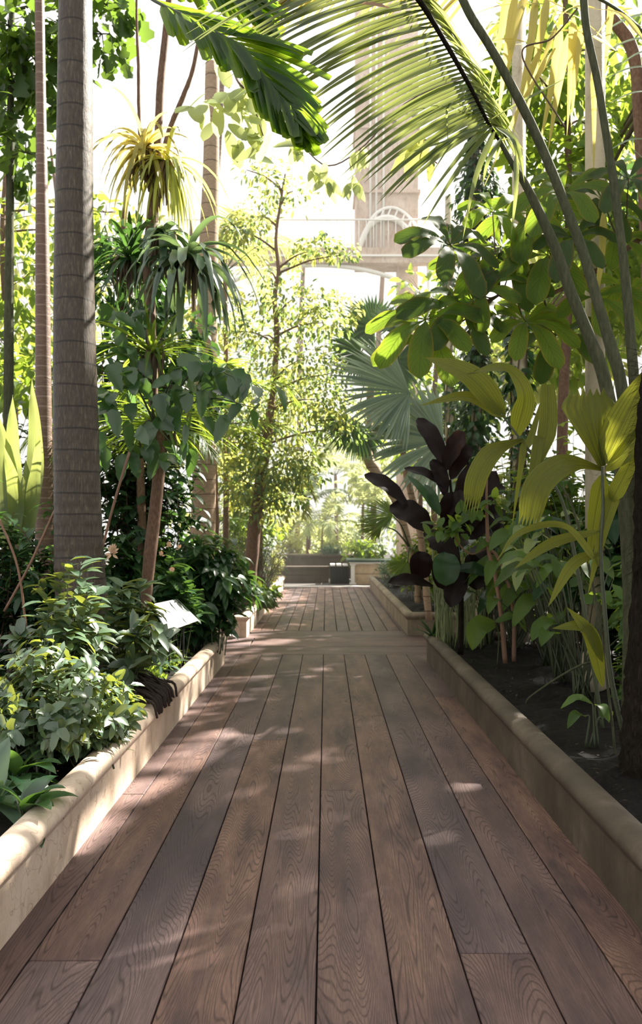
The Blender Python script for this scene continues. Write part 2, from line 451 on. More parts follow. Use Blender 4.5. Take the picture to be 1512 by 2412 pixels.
M['dark_iron'] = plain('dark_iron', (.012, .016, .014), .5)
M['bark_palm'] = barkmat('ringed_palm_bark', (.042, .032, .024), (.080, .062, .045), (.200, .165, .105), (26, 26, 5), ring=.155, ringw=.09, rough=.5)
M['bark_grey'] = barkmat('grey_palm_bark', (.055, .048, .040), (.085, .074, .062), (.13, .115, .095), (10, 10, 20))
M['bark_thin'] = barkmat('slim_palm_bark', (.11, .066, .046), (.20, .125, .09), (.30, .21, .155), (6, 6, 40), ring=.10, ringw=.13, rough=.5, ringc=(.30, .22, .165))
M['bark_brown'] = barkmat('brown_bark', (.10, .055, .035), (.19, .115, .075), (.29, .19, .13), (18, 18, 8))
M['bark_pale'] = barkmat('pale_bark', (.30, .20, .13), (.46, .33, .22), (.60, .46, .33), (6, 6, 30), ring=.2, ringw=.08)
M['bark_dark'] = barkmat('fibrous_dark_bark', (.010, .008, .006), (.022, .017, .012), (.050, .040, .028), (30, 30, 4), bump=1, spec=.08)
M['root'] = barkmat('dark_root', (.018, .013, .010), (.040, .028, .022), (.09, .066, .052), (20, 20, 20))
M['cane'] = plain('brown_cane', (.30, .17, .11), .6)
M['stem_green'] = plain('green_stem', (.085, .105, .055), .45, var=.4, sc=20)
M['stem_light'] = plain('light_green_stem', (.26, .32, .14), .4, var=.35, sc=20)
M['stem_grey'] = barkmat('grey_green_stem', (.045, .050, .028), (.085, .092, .050), (.15, .14, .09), (20, 20, 4), spec=.2)
M['twig'] = plain('brown_twig', (.13, .085, .055), .8)
M['leaf_dark'] = leafmat('dark_green_leaf', (.012, .040, .018), (.040, .095, .038), (.14, .30, .05), .28, .36, spec=.35)
M['leaf_gloss'] = leafmat('glossy_green_leaf', (.020, .060, .028), (.050, .120, .050), (.22, .42, .06), .3, .27, 'pinnate', .3, spec=.8)
M['leaf_mid'] = leafmat('mid_green_leaf', (.035, .085, .022), (.10, .19, .05), (.46, .62, .06), .46, .42, spec=.28)
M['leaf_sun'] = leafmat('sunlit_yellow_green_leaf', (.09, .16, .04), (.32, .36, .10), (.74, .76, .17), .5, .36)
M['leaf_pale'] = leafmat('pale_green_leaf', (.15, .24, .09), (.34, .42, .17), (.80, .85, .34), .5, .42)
M['leaf_blue'] = leafmat('blue_green_leaf', (.06, .13, .09), (.16, .26, .19), (.28, .45, .22), .3, .42)
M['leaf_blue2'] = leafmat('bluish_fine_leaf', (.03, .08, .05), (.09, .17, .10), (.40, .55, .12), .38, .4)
M['leaf_jung'] = leafmat('fresh_shrub_leaf', (.035, .080, .045), (.12, .20, .115), (.55, .62, .07), .22, .33, 'pinnate', .4, spec=1.0)
M['leaf_fish'] = leafmat('jagged_dark_green_leaf', (.018, .048, .014), (.045, .095, .022), (.26, .42, .05), .35, .4)
M['leaf_whorl'] = leafmat('broad_whorled_leaf', (.024, .058, .010), (.055, .105, .016), (.40, .60, .05), .56, .5, spec=.25, vein='pinnate', vk=.75, edge=(.75, .42, .05))
M['leaf_whorl_shade'] = leafmat('shaded_whorled_leaf', (.014, .036, .009), (.030, .062, .014), (.16, .27, .03), .4, .5, spec=.25, vein='pinnate', vk=.7, edge=(.5, .3, .05))  # darker copy of the whorled leaf, shade painted into its colours
M['leaf_pleat'] = leafmat('pleated_palm_leaf', (.050, .085, .014), (.115, .130, .022), (.62, .64, .06), .52, .48, 'parallel', .85, spec=.3)
M['leaf_frond'] = leafmat('dark_pleated_frond', (.012, .045, .010), (.035, .085, .014), (.50, .75, .04), .56, .36, 'parallel', .6, spec=.5)
M['leaf_coco'] = leafmat('feather_palm_leaflet', (.060, .105, .050), (.13, .18, .075), (.55, .62, .16), .42, .36, 'parallel', .35)
M['leaf_gold'] = leafmat('golden_palm_leaflet', (.24, .25, .05), (.42, .36, .09), (.92, .78, .22), .52, .42, 'parallel', .35)
M['leaf_fan'] = leafmat('fan_palm_leaf', (.10, .17, .12), (.24, .33, .24), (.50, .62, .34), .35, .34, spec=.7)
M['leaf_purple'] = leafmat('dark_purple_leaf', (.008, .006, .007), (.018, .010, .010), (.06, .022, .012), .10, .5, 'pinnate', .5, spec=.18)
M['leaf_stag'] = leafmat('grey_green_strap_leaf', (.055, .11, .075), (.15, .23, .16), (.25, .38, .12), .28, .3, spec=.8)
M['leaf_dead'] = leafmat('dry_leaf', (.25, .14, .08), (.42, .27, .17), (.6, .35, .2), .3, .7)
M['flower'] = plain('peach_flower', (.80, .55, .36), .6)
M['moss'] = plain('hanging_root_fibre', (.16, .12, .08), .9)

# ------------------------------------------------------------------ floor
g = G()
def plank(x0, x1, y0, y1, ax, gp=.003):
    t = -.03; bz = .003
    x0 += gp; x1 -= gp; y0 += gp; y1 -= gp
    v = np.array([[x0, y0, t], [x1, y0, t], [x1, y1, t], [x0, y1, t], [x0, y0, -bz], [x1, y0, -bz], [x1, y1, -bz], [x0, y1, -bz],
                  [x0 + bz, y0 + bz, 0], [x1 - bz, y0 + bz, 0], [x1 - bz, y1 - bz, 0], [x0 + bz, y1 - bz, 0]])
    f = [[0, 1, 5, 4], [1, 2, 6, 5], [2, 3, 7, 6], [3, 0, 4, 7], [4, 5, 9, 8], [5, 6, 10, 9], [6, 7, 11, 10], [7, 4, 8, 11], [8, 9, 10, 11]]
    uv = np.stack([v[:, 1], v[:, 0]], 1) if ax == 'y' else v[:, :2]
    g.add(v, f, uv)
xs = [-1.3, -1.045, -.79, -.535, -.285, -.032, .219, .475, .735, .99, 1.25]
joints = {0: [4.63], 1: [2.83], 2: [7.85], 3: [5.84], 4: [], 5: [4.7], 6: [6.61], 7: [2.88], 8: [], 9: [7.38]}
for k in range(10):
    ys = [.4] + joints[k] + [9.93]
    for a, b_ in zip(ys[:-1], ys[1:]): plank(xs[k], xs[k + 1], a, b_, 'y')
for ya, yb, xj in ((9.93, 10.65, -3.4), (10.65, 11.5, -1.02), (11.5, 12.35, 2.9)):
    for a, b_ in ((-6.5, xj), (xj, 6.5)): plank(a, b_, ya, yb, 'x', .010)
fx = -1.2; k = 0
fj = [[17], [13.4, 18], [14.5], [20], [13.9, 16.2], [15.5], [16.5], [14, 19], [17.5], [12.9, 18.5], [21], [15], [19], [16]]
while fx < 1.25:
    ys = [12.35] + fj[k % 14] + [22.3]
    for a, b_ in zip(ys[:-1], ys[1:]): plank(fx, fx + .195, a, b_, 'y', .006)
    fx += .195; k += 1
tag(g.build('floor', M['wood'], smooth=False), kind='structure')
g = G(); box(g, -1.3, 1.35, .3, 22.3, -.08, -.028); box(g, -6.5, 6.5, 9.93, 12.35, -.085, -.029)
tag(g.build('floor_bed', M['substrate'], smooth=False), kind='structure')
g = G(); box(g, -14, 14, 22.75, 42, -.1, -.01)
tag(g.build('floor_paving', M['paving'], smooth=False), kind='structure')
g = G(); box(g, -30, 30, -8, 60, -.3, -.10)
tag(g.build('ground', M['soil'], smooth=False), kind='structure')
g = G(); box(g, -6.5, 6.5, 22.3, 22.75, -.1, .012)
for i in range(40): box(g, -1.3 + i * .065, -1.3 + i * .065 + .03, 22.36, 22.42, .012, .016)
tag(g.build('trim_1', M['white_stone'], smooth=False), kind='structure')

# ------------------------------------------------------------------ raised planters
def sweep(g, prof_xz, path, closed=False):
    """sweep an (offset, z) profile along an xy path; offset is towards the left normal of the path"""
    path = np.asarray(path, float); prof_xz = np.asarray(prof_xz, float); n = len(path); m = len(prof_xz)
    V = []
    for i in range(n):
        a = path[i] - path[i - 1] if i else path[1] - path[0]
        b = path[i + 1] - path[i] if i < n - 1 else a
        a = a / np.linalg.norm(a); b = b / np.linalg.norm(b)
        na = np.array([-a[1], a[0]]); nb = np.array([-b[1], b[0]]); q = na + nb; q = q / np.dot(q, na) if abs(np.dot(q, na)) > .2 else na
        for o, z in prof_xz: V.append([path[i][0] + q[0] * o, path[i][1] + q[1] * o, z])
    f = []
    for i in range(n - 1):
        for j in range(m):
            j2 = (j + 1) % m
            f.append([i * m + j, i * m + j2, (i + 1) * m + j2, (i + 1) * m + j])
    V = np.array(V); c = len(V)
    V = np.vstack([V, V[:m].mean(0), V[-m:].mean(0)])
    for j in range(m):
        j2 = (j + 1) % m
        f.append([c, j2, j, j]); f.append([c + 1, (n - 1) * m + j, (n - 1) * m + j2, (n - 1) * m + j2])
    g.add(V, f)

cop = [[.0, .228], [.010, .232], [.010, .246], [.016, .252]]
for a in np.linspace(-35, 205, 15): cop.append([-.040 + .075 * math.cos(math.radians(a)), .284 + .053 * math.sin(math.radians(a))])
cop = np.array(cop + [[-.10, .24]])
wallp = np.array([[0, -.1], [0, .235], [-.11, .25], [-.11, -.1]])

def subdiv(path, step=.35):
    out = []
    for a, b_ in zip(path[:-1], path[1:]):
        a = np.array(a, float); b_ = np.array(b_, float); n = max(1, int(np.linalg.norm(b_ - a) / step))
        for i in range(n): out.append(a + (b_ - a) * i / n)
    out.append(np.array(path[-1], float)); return out

def planter(label, sign, xin, xout, y0, y1, mat):
    t = thing('raised_planter', (sign * (xin + xout) / 2, (y0 + y1) / 2, 0), label, 'planter', 'stone planters lining the walk')
    # the inner (walk) side plus both ends; left planters have the walk on their right
    if sign < 0: path = [(-xout, y1), (-xin, y1), (-xin, y0), (-xout, y0)]; 
    else: path = [(xout, y0), (xin, y0), (xin, y1), (xout, y1)]
    # outward must be the left normal: reverse for both
    pth = subdiv(path)
    gg = G(); sweep(gg, wallp * [1, 1], pth); gg.build('side_wall', mat, t, smooth=False)
    gg = G(); sweep(gg, cop, pth); gg.build('coping', mat, t)
    gg = G()
    nx, ny = 46, max(10, int((y1 - y0) * 11))
    X = np.linspace(xin + .13, xout, nx) * sign; Yv = np.linspace(y0 + .13, y1 - .13, ny)
    XX, YY = np.meshgrid(X, Yv, indexing='ij')
    ZZ = .25 + R.uniform(-.022, .022, XX.shape) + .03 * np.sin(XX * 5 + YY * 3) * np.sin(YY * 2.1)
    Vv = np.stack([XX, YY, ZZ], -1).reshape(-1, 3); i, j = np.meshgrid(np.arange(nx - 1), np.arange(ny - 1), indexing='ij'); a = (i * ny + j).ravel()
    gg.add(Vv, np.stack([a, a + 1, a + ny + 1, a + ny], 1)); gg.build('soil', M['soil'], t)
    return t
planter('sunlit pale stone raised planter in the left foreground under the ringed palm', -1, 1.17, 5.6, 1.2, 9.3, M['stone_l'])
planter('shaded stone raised planter in the right foreground with bare dark soil', 1, 1.185, 5.6, 1.2, 9.5, M['stone_r'])
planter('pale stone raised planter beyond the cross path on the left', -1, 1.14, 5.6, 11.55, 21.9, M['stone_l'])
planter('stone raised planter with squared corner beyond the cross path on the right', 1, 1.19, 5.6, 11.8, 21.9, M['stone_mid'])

# ------------------------------------------------------------------ far end: pedestal planter, bench, low walls
Yb = 23.4
t = thing('pedestal_planter', P(862, 1378, Yb), 'stone box planter with dark green ledge and white corner post at the far end', 'planter')
x0, x1 = P(828, 0, Yb)[0], P(925, 0, Yb)[0]; zt = P(0, 1326, Yb)[2]
g = G(); box(g, x0 + .03, x1, Yb, Yb + 1.6, 0, zt * .48); box(g, x0 + .03, x1, Yb + .012, Yb + 1.6, zt * .5, zt - .03); g.build('stone_body', M['stone_far'], t, smooth=False)
g = G(); box(g, x0 - .13, x1 + .1, Yb - .12, Yb + 1.7, zt + .03, zt + .085); g.build('ledge', M['green_paint'], t, smooth=False)
g = G(); box(g, x0 - .04, x1 + .04, Yb - .06, Yb + 1.65, zt - .03, zt + .028); g.build('cornice', M['white_stone'], t, smooth=False)
g = G(); box(g, x0 - .06, x0 + .13, Yb - .08, Yb + .1, 0, .05); box(g, x0 - .02, x0 + .09, Yb - .05, Yb + .07, .05, zt - .07); box(g, x0 - .05, x0 + .12, Yb - .07, Yb + .09, zt - .07, zt - .03); g.build('corner_post', M['white_stone'], t, smooth=False)

t = thing('garden_bench', P(775, 1378, 24.0), 'dark iron bench with white slatted seat beside the pedestal planter', 'bench')
sx0, sx1 = P(778, 0, 24)[0], P(822, 0, 24)[0]
for i in range(3):
    g = G(); box(g, sx0 + i * .19, sx0 + i * .19 + .14, 23.75, 24.9, .52, .56); g.build('seat_slat', M['white_paint'], t, smooth=False)
g = G(); box(g, sx0, sx1, 23.8, 23.86, .0, .5)
for i in range(6): tube(g, [(sx0 + .05 + i * .09, 23.78, .02), (sx0 + .1 + i * .09, 23.76, .25), (sx0 + .05 + i * .09, 23.78, .5)], .012, 5, 8)
g.build('side_panel', M['dark_iron'], t, smooth=False)
g = G(); box(g, sx0, sx0 + .05, 24.8, 24.9, 0, .52); box(g, sx1 - .05, sx1, 24.8, 24.9, 0, .52); g.build('leg', M['dark_iron'], t, smooth=False)

t = thing('low_wall', P(730, 1378, 24.4), 'low brown stone wall with ledge behind the left end of the white strip', 'wall')
a0, a1 = P(640, 0, 24.4)[0], P(774, 0, 24.4)[0]; z1 = P(0, 1338, 24.4)[2]
g = G(); box(g, a0, a1, 24.4, 24.8, 0, z1 * .5); box(g, a0, a1, 24.42, 24.8, z1 * .52, z1); g.build('wall_body', M['stone_shade'], t, smooth=False)
g = G(); box(g, a0, a1 + .04, 24.3, 24.85, z1, z1 + .05); g.build('ledge', M['stone_shade'], t, smooth=False)
t = thing('bench_back_planter', P(790, 1330, 27), 'long brown stone planter standing behind the bench', 'planter')
a0, a1 = P(640, 0, 27)[0], P(860, 0, 27)[0]; z1 = P(0, 1312, 27)[2]
g = G(); box(g, a0, a1, 27, 28.4, 0, z1); g.build('planter_body', M['stone_shade'], t, smooth=False)
g = G(); box(g, a0 - .05, a1 + .05, 26.93, 28.5, z1, z1 + .07); g.build('rim', M['stone_shade'], t, smooth=False)

# ------------------------------------------------------------------ glasshouse structure
def column(px, Y, label, X=2.2):
    t = thing('iron_column', (X, Y, .25), label, 'column', 'iron columns in a row along the right bed')
    g = G(); zt = 7.5
    tube(g, [(X, Y, .2), (X, Y, zt)], .078, 20, 2); g.build('shaft', M['cream_iron'], t)
    g = G(); tube(g, [(X, Y, .2), (X, Y, .46), (X, Y, .50), (X, Y, .54)], [.12, .12, .10, .08], 20); g.build('base', M['cream_iron'], t)
    return t
column(0, 6.6, 'bare cream iron column nearest the camera behind the green palm stalks')
column(0, 9.2, 'cream iron column behind the pleated palm, its foot lit orange')
column(0, 11.8, 'ivy clad cream iron column left of the leaning green stalk')
column(0, 14.4, 'farthest thin cream iron column of the right row')

Yp = 25.0
pb = P(925, 600, Yp); t = thing('stone_pier', (pb[0], Yp + .6, 0), 'tall pinkish plaster pier with pipes rising behind the feather palm frond', 'pier')
xa, xb = P(838, 0, Yp)[0], P(985, 0, Yp)[0]
g = G(); box(g, xa, xb, Yp, Yp + 1.2, P(0, 612, Yp)[2], 20); g.build('shaft', M['pier'], t, smooth=False)
g = G(); box(g, P(940, 0, Yp)[0], xb, Yp + .1, Yp + 1.1, -.02, P(0, 612, Yp)[2]); g.build('foot', M['pier'], t, smooth=False)
for px in (872, 886, 903):
    g = G(); X = P(px, 0, Yp)[0]; tube(g, [(X, Yp - .05, P(0, 620, Yp)[2]), (X, Yp - .05, 20)], .035, 8); g.build('pipe', M['white_paint'], t)
for (px, py, sx, sy) in ((945, 213, 12, 8), (955, 226, 7, 5), (975, 205, 17, 8), (990, 214, 10, 6), (982, 240, 8, 6), (1000, 236, 6, 6), (960, 271, 5, 4), (987, 273, 7, 4), (928, 287, 6, 5), (965, 200, 9, 4), (968, 255, 6, 5), (900, 190, 12, 3), (935, 165, 10, 6), (950, 178, 13, 5)):
    if px + sx > 984: px = 984 - sx
    g = G(); c = P(px, py, Yp - .02); k = Yp / F; n = 12; a = np.arange(n) * 6.283 / n
    rr = 1 + R.uniform(-.25, .25, n)
    ring = np.stack([c[0] + np.cos(a) * sx * k * rr, np.full(n, Yp - .015), c[2] + np.sin(a) * sy * k * rr], 1)
    back = ring + [0, .03, 0]; v = np.vstack([ring, back, [c[0], Yp - .015, c[2]]]); f = [[i, (i + 1) % n, n + (i + 1) % n, n + i] for i in range(n)] + [[2 * n, i, (i + 1) % n, (i + 1) % n] for i in range(n)]
    g.add(v, f); g.build('peeling_patch', M['bark_dark'], t, smooth=False, label='dark peeling patch')
for zc in (P(0, 300, Yp)[2], P(0, 452, Yp)[2], P(0, 590, Yp)[2]):
    g = G(); box(g, xa - .06, xb + .06, Yp - .08, Yp + 1.25, zc - .05, zc + .05); g.build('moulding', M['pier'], t, smooth=False)
# brackets and arch below the pier, fixed to it
for pts_ in ([P(988, 120, Yp), P(1012, 200, Yp), P(1020, 280, Yp), P(1005, 350, Yp), P(984, 400, Yp)], [P(840, 600, Yp), P(870, 535, Yp), P(915, 515, Yp), P(960, 545, Yp), P(985, 610, Yp)]):
    g = G(); q = spline(pts_, 24) + [0, -.1, 0]; tube(g, q, .09, 8); q2 = q + [.12, 0, .3]; tube(g, q2, .05, 6)
    for i in range(1, 23, 2): tube(g, [q[i], q2[i]], .03, 5)
    g.build('iron_bracket', M['white_paint'], t, label='white curved iron bracket')
t = thing('gallery_beam', P(730, 600, 24.6), 'pale pink horizontal gallery beam behind the slim small-leaved tree', 'beam')
g = G(); z0, z1 = P(0, 620, 24.6)[2], P(0, 584, 24.6)[2]; xl, xr = P(150, 0, 24.6)[0], P(1350, 0, 24.6)[0]
box(g, xl, xr, 24.55, 24.9, z0, z1); g.build('beam', M['pier'], t, smooth=False)
g = G(); box(g, xl, xr, 24.5, 24.6, z0 + .18, z0 + .24); g.build('moulding', M['white_paint'], t, smooth=False)
g = G()
for i in range(70): X = xl + (xr - xl) * i / 69; tube(g, [(X, 24.7, z1), (X, 24.7, z1 + .9)], .014, 5)
tube(g, [(xl, 24.7, z1 + .9), (xr, 24.7, z1 + .9)], .03, 6); g.build('railing', M['white_paint'], t)
for X in (xl + .2, P(480, 0, 24.6)[0], P(1010, 0, 24.6)[0], xr - .2):
    g = G(); tube(g, [(X, 24.72, -.02), (X, 24.72, z0)], .055, 12); g.build('post', M['white_paint'], t)
for (pa, pb_) in ((480, 1010),):
    a_, b_ = P(pa, 0, 24.6)[0], P(pb_, 0, 24.6)[0]; cxm = (a_ + b_) / 2; rr_ = (b_ - a_) / 2
    g = G(); q = np.array([[cxm + rr_ * math.cos(u), 24.72, z0 - 1.5 + 1.48 * math.sin(u)] for u in np.linspace(0, math.pi, 40)]); tube(g, q, .07, 8); g.build('arch_rib', M['white_paint'], t)

m, nt, N, L, b = newmat('greenhouse_glass')
tr = N.new('ShaderNodeBsdfTransparent'); gl = N.new('ShaderNodeBsdfGlossy'); gl.inputs['Roughness'].default_value = .05
mx = N.new('ShaderNodeMixShader'); mx.inputs[0].default_value = .05; L.new(tr.outputs[0], mx.inputs[1]); L.new(gl.outputs[0], mx.inputs[2]); L.new(mx.outputs[0], N['Material Output'].inputs[0])
M['glass'] = m
g = G(); Yw = 44
for i in range(23): X = -22 + i * 2; box(g, X - .05, X + .05, Yw, Yw + .1, -.1, 30)
for i in range(6): box(g, -22, 22, Yw + .01, Yw + .09, i * 5.2, i * 5.2 + .07)
wf = tag(g.build('window_1', M['white_paint'], smooth=False), kind='structure')
g = G(); box(g, -22, 22, Yw + .045, Yw + .055, 0, 30); g.build('window_pane', M['glass'], wf, smooth=False)

# ==================================================================
# PLANTS ON THE LEFT
# ==================================================================
SOIL = .25
def pxpath(rows, Y):
    """rows of (px, py[, r_px][, dY]) -> points, radii"""
    pts = []; rad = []
    for r in rows:
        y = Y + (r[3] if len(r) > 3 else 0)
        pts.append(P(r[0], r[1], y)); rad.append((r[2] if len(r) > 2 else 3) * y / F)
    return np.array(pts), np.array(rad)

# -- big ringed palm
pts, rad = pxpath([(178, -260, 37), (178, -40, 38), (176, 300, 41), (174, 600, 45), (177, 900, 50), (182, 1150, 53), (187, 1330, 57), (195, 1430, 62), (210, 1530, 80), (222, 1600, 98), (228, 1668, 116)], 5.9)
t = thing('palm_tree', (pts[-1][0], pts[-1][1], SOIL), 'thick grey ringed palm trunk flaring to its base beside the left planter edge', 'palm tree')
pp = spline(np.hstack([pts, rad[:, None]]), 260); g = G()
seg_z = pp[:, 2]; rr = pp[:, 3] * (1 + .018 * (np.mod(seg_z / .155, 1) < .16)) * (1 + .006 * np.sin(seg_z * 40))
tube(g, pp[:, :3], rr, 40); trunk = g.build('trunk', M['bark_palm'], t)
g = G(); rc = P(318, 1632, 5.75)
for k in range(46):
    a = R.uniform(0, 1); s = np.array([rc[0] - .16 + R.uniform(-.05, .03), rc[1] + (a - .5) * .62, SOIL + R.uniform(.10, .24)])
    e = np.array([-1.17 + R.uniform(-.07, .045), s[1] + R.uniform(-.14, .06), .348]) if k % 2 else np.array([-1.17 + R.uniform(.035, .06), s[1] + R.uniform(-.14, .06), .26 + R.uniform(0, .05)])
    m_ = (s * .4 + e * .6) + np.array([0, 0, .08 + R.uniform(-.02, .03)])
    pr = [s, m_, np.array([min(e[0], -1.15), e[1], .375]), e] if k % 2 == 0 else [s, m_, e + [0, 0, .012]]
    tube(g, pr, np.linspace(.016, .008, len(pr)), 7, 12)
g.build('surface_roots', M['root'], t)

# -- slim palm
pts, rad = pxpath([(90, -200, 10), (93, 0, 11), (97, 300, 12), (100, 600, 16), (102, 900, 18), (104, 1200, 20), (105, 1560, 23)], 8.0)
t = thing('palm_tree', (pts[-1][0], pts[-1][1], SOIL), 'slim reddish ringed palm trunk left of the thick grey one', 'palm tree')
g = G(); tube(g, pts, rad, 20, 120); g.build('trunk', M['bark_thin'], t)
# -- pale trunks behind
pts, rad = pxpath([(500, 150, 16), (497, 400, 19), (492, 560, 22), (487, 800, 24), (482, 1050, 27), (478, 1300, 29), (476, 1468, 32)], 11.2)
t = thing('palm_tree', (pts[-1][0], pts[-1][1], SOIL), 'sunlit pale tan palm trunk rising behind the epiphyte tree', 'palm tree')
g = G(); tube(g, pts, rad, 18, 60); g.build('trunk', M['bark_pale'], t)
pts, rad = pxpath([(528, 100, 7), (517, 330, 8), (505, 450, 9), (498, 600, 10), (492, 900, 11), (488, 1410, 13)], 14.5)
t = thing('palm_tree', (pts[-1][0], pts[-1][1], SOIL), 'thin leaning pinkish trunk just right of the pale tan palm', 'palm tree')
g = G(); tube(g, pts, rad, 12, 50); g.build('trunk', M['bark_thin'], t)
g = G()
for (c, n) in (((480, 245), 10), ((540, 210), 12), ((585, 235), 10), ((620, 335), 9), ((560, 300), 5)):
    cc = P(c[0], c[1], 7.0); b0 = cc + R.normal(0, .09, (n, 3)); dd = R.normal(0, .6, (n, 3)) + [0, -.2, -.5]
    leaves(g, b0, dd, [0, -.8, .6], .28, .115, 'ell', 6, .4, .15)
g.build('hanging_leaves', M['leaf_pale'], t)
g = G(); tube(g, [P(528, 120, 14.5), P(545, 150, 10), P(560, 190, 7.1), P(590, 230, 7.0), P(620, 320, 7.0)], [.04, .02, .012, .008, .005], 6, 20); g.build('branch', M['twig'], t)

# -- epiphyte tree
pts, rad = pxpath([(344, 1575, 14), (345, 1480, 12), (345, 1400, 13), (355, 1290, 15), (371, 1150, 14), (376, 1050, 13), (362, 960, 12), (358, 840, 12), (352, 700, 13), (350, 600, 13), (360, 500, 13), (366, 420, 11), (372, 330, 9), (378, 200, 9), (388, 100, 8), (402, -40, 7)], 7.3)
t = thing('tree', (pts[0][0], pts[0][1], SOIL), 'slender crooked brown tree carrying hanging epiphytes', 'tree')
g = G(); tube(g, pts, rad, 14, 120, .03); g.build('trunk', M['bark_brown'], t)
for rows in ([(356, 450, 7), (334, 360, 5), (327, 250, 4), (326, 150, 4), (322, 60, 3), (322, -60, 3)], [(370, 430, 7), (398, 310, 6), (430, 230, 6), (455, 160, 5), (476, 40, 4), (480, -40, 4)]):
    p_, r_ = pxpath(rows, 7.3); g = G(); tube(g, p_, r_, 8, 30, .12); g.build('branch', M['bark_brown'], t)

def epiphyte(c, Y, n, Lp, Wp, mat, label, elev=(-60, 60), droop=2.0, cat='epiphyte', kind='strap', extra=None):
    cc = P(c[0], c[1], Y); t = thing('hanging_fern', cc, label, cat, 'epiphytes growing on the crooked tree')
    g = G(); k = Y / F
    rosette(g, cc + [0, -.06, 0], n, Lp * k, Wp * k, kind, elev, droop, 10)
    g.build('fronds', mat, t)
    g = G()
    for i in range(30):
        o = R.normal(0, .05, 3); tube(g, [cc + o, cc + o * 1.3 + [0, -.05, -.12], cc + o * 1.2 + [0, -.05, -.3 * R.uniform(.5, 1.2)]], [.02, .012, .003], 5, 8)
    g.build('root_mass', M['moss'], t)
    return t
epiphyte((345, 360), 7.2, 60, 165, 13, M['leaf_gold'], 'yellow-green strap-leaved epiphyte hanging high on the crooked tree', (-30, 75), 2.6)
epiphyte((395, 390), 7.2, 55, 200, 10, M['leaf_sun'], 'thin-leaved bright epiphyte right of the yellow one on the crooked tree', (-40, 60), 3.0)
epiphyte((440, 620), 7.1, 46, 250, 22, M['leaf_stag'], 'broad grey-green staghorn fern drooping right of the crooked trunk', (0, 65), 3.2)
epiphyte((390, 560), 7.2, 20, 150, 24, M['leaf_stag'], 'smaller dark staghorn fern above the drooping one', (0, 70), 3.4)
epiphyte((310, 620), 7.5, 55, 150, 14, M['leaf_dark'], 'dark spiky epiphyte rosette left of the crooked trunk', (-10, 70), 1.6)
epiphyte((360, 838), 7.2, 50, 190, 9, M['leaf_mid'], 'spreading thin rosette clasping the middle of the crooked trunk', (0, 50), .9)
epiphyte((380, 1010), 7.4, 60, 210, 10, M['leaf_mid'], 'grassy rosette low on the crooked trunk', (0, 55), 1.1)

# -- climbing vine with broad leaves
t = thing('climbing_vine', (*P(360, 1000, 7.0)[:2], SOIL), 'climbing vine with broad dark green leaves around the crooked trunk', 'vine')
g = G(); gs = G()
for (x, y, s, n) in ((480, 880, 60, 16), (430, 930, 60, 16), (300, 860, 60, 14), (330, 1010, 60, 14), (560, 890, 50, 9), (270, 930, 55, 12), (300, 740, 55, 10), (600, 960, 40, 5), (400, 1040, 50, 8), (250, 1050, 50, 10)):
    c = P(x, y, 6.9); k = 6.9 / F
    b0 = c + R.normal(0, s * k * .6, (n, 3)) * [1, 1, .8]; dd = R.normal(0, .7, (n, 3)) + [0, -.25, -.8]
    leaves(g, b0, dd, nrm(np.array([0, -.7, .7]) + R.normal(0, .4, (n, 3))), .26 * R.uniform(.6, 1.1, n), .12, 'heart', 7, .5, .2, .08)
    tube(gs, [P(365, 1000, 7.2), P((365 + x) / 2, y - 20, 7.05), c], [.012, .008, .004], 5, 14)
g.build('leaves', M['leaf_gloss'], t); gs.build('stems', M['stem_green'], t)

# -- canes
for rows, lb in (([(-12, 1200, 3), (40, 1330, 3), (62, 1480, 3)], 'brown cane leaning right at the left edge of the picture'), ([(130, 1200, 3), (70, 1330, 3), (10, 1440, 3)], 'brown cane leaning left across the other one at the left edge'), ([(305, 1065, 3), (270, 1180, 3), (236, 1310, 3)], 'pale brown cane right of the thick grey trunk')):
    p_, r_ = pxpath(rows, 5.9 if rows[0][0] < 200 else 6.6); t = thing('garden_cane', p_[-1], lb, 'cane', 'brown canes leaning in the left bed'); g = G(); tube(g, p_, r_, 8, 16); g.build('cane', M['cane'], t)

# -- upright bird's-nest fern behind the slim palm
c = P(40, 1230, 7.2); t = thing('birds_nest_fern', (c[0], c[1], SOIL), 'upright broad yellow-green fern leaves behind the slim palm', 'fern')
for (tx_, ty_, bx, wd) in ((75, 890, 60, 42), (30, 930, 35, 46), (-10, 960, 20, 44), (95, 1010, 60, 38), (10, 1050, 30, 40), (-40, 1000, 10, 40), (60, 1080, 50, 36)):
    g = G(); k = 7.2 / F; b_ = P(bx, 1300, 7.2); e_ = P(tx_, ty_, 7.0 + R.uniform(-.2, .3)); mm = (b_ + e_) / 2 + [R.uniform(-.05, .05), .08, 0]
    blade(g, [b_, mm, e_], wd * k, 'lance', 16, .3, wave=.05); g.build('leaf', M['leaf_coco'], t)
g = G(); tube(g, [(c[0], c[1], SOIL - .02), (c[0], c[1], 1.45)], [.09, .05], 10, 8, .1); g.build('stem_base', M['moss'], t)

# -- generic leafy shrubs and trees --------------------------------------------------
def shrub(name, label, cat, base, rx, ry, h, stems, per, L_, W_, mat, smat='twig', group=None, **kw):
    if name == 'background_shrub': group = 'shrubs filling the beds behind'
    if name == 'laurel_shrub': group = 'laurel-leaved shrubs in the left bed'
    t = thing(name, (base[0], base[1], base[2]), label, cat, group)
    gf, gs = G(), G(); shrub_geo(gf, gs, base, rx, ry, h, stems, per, L_, W_, **kw)
    gf.build('foliage', mat, t); gs.build('stems', M[smat], t); return t

def B(px, Y, z=SOIL): return np.array([(px - CX) * Y / F, Y, z])

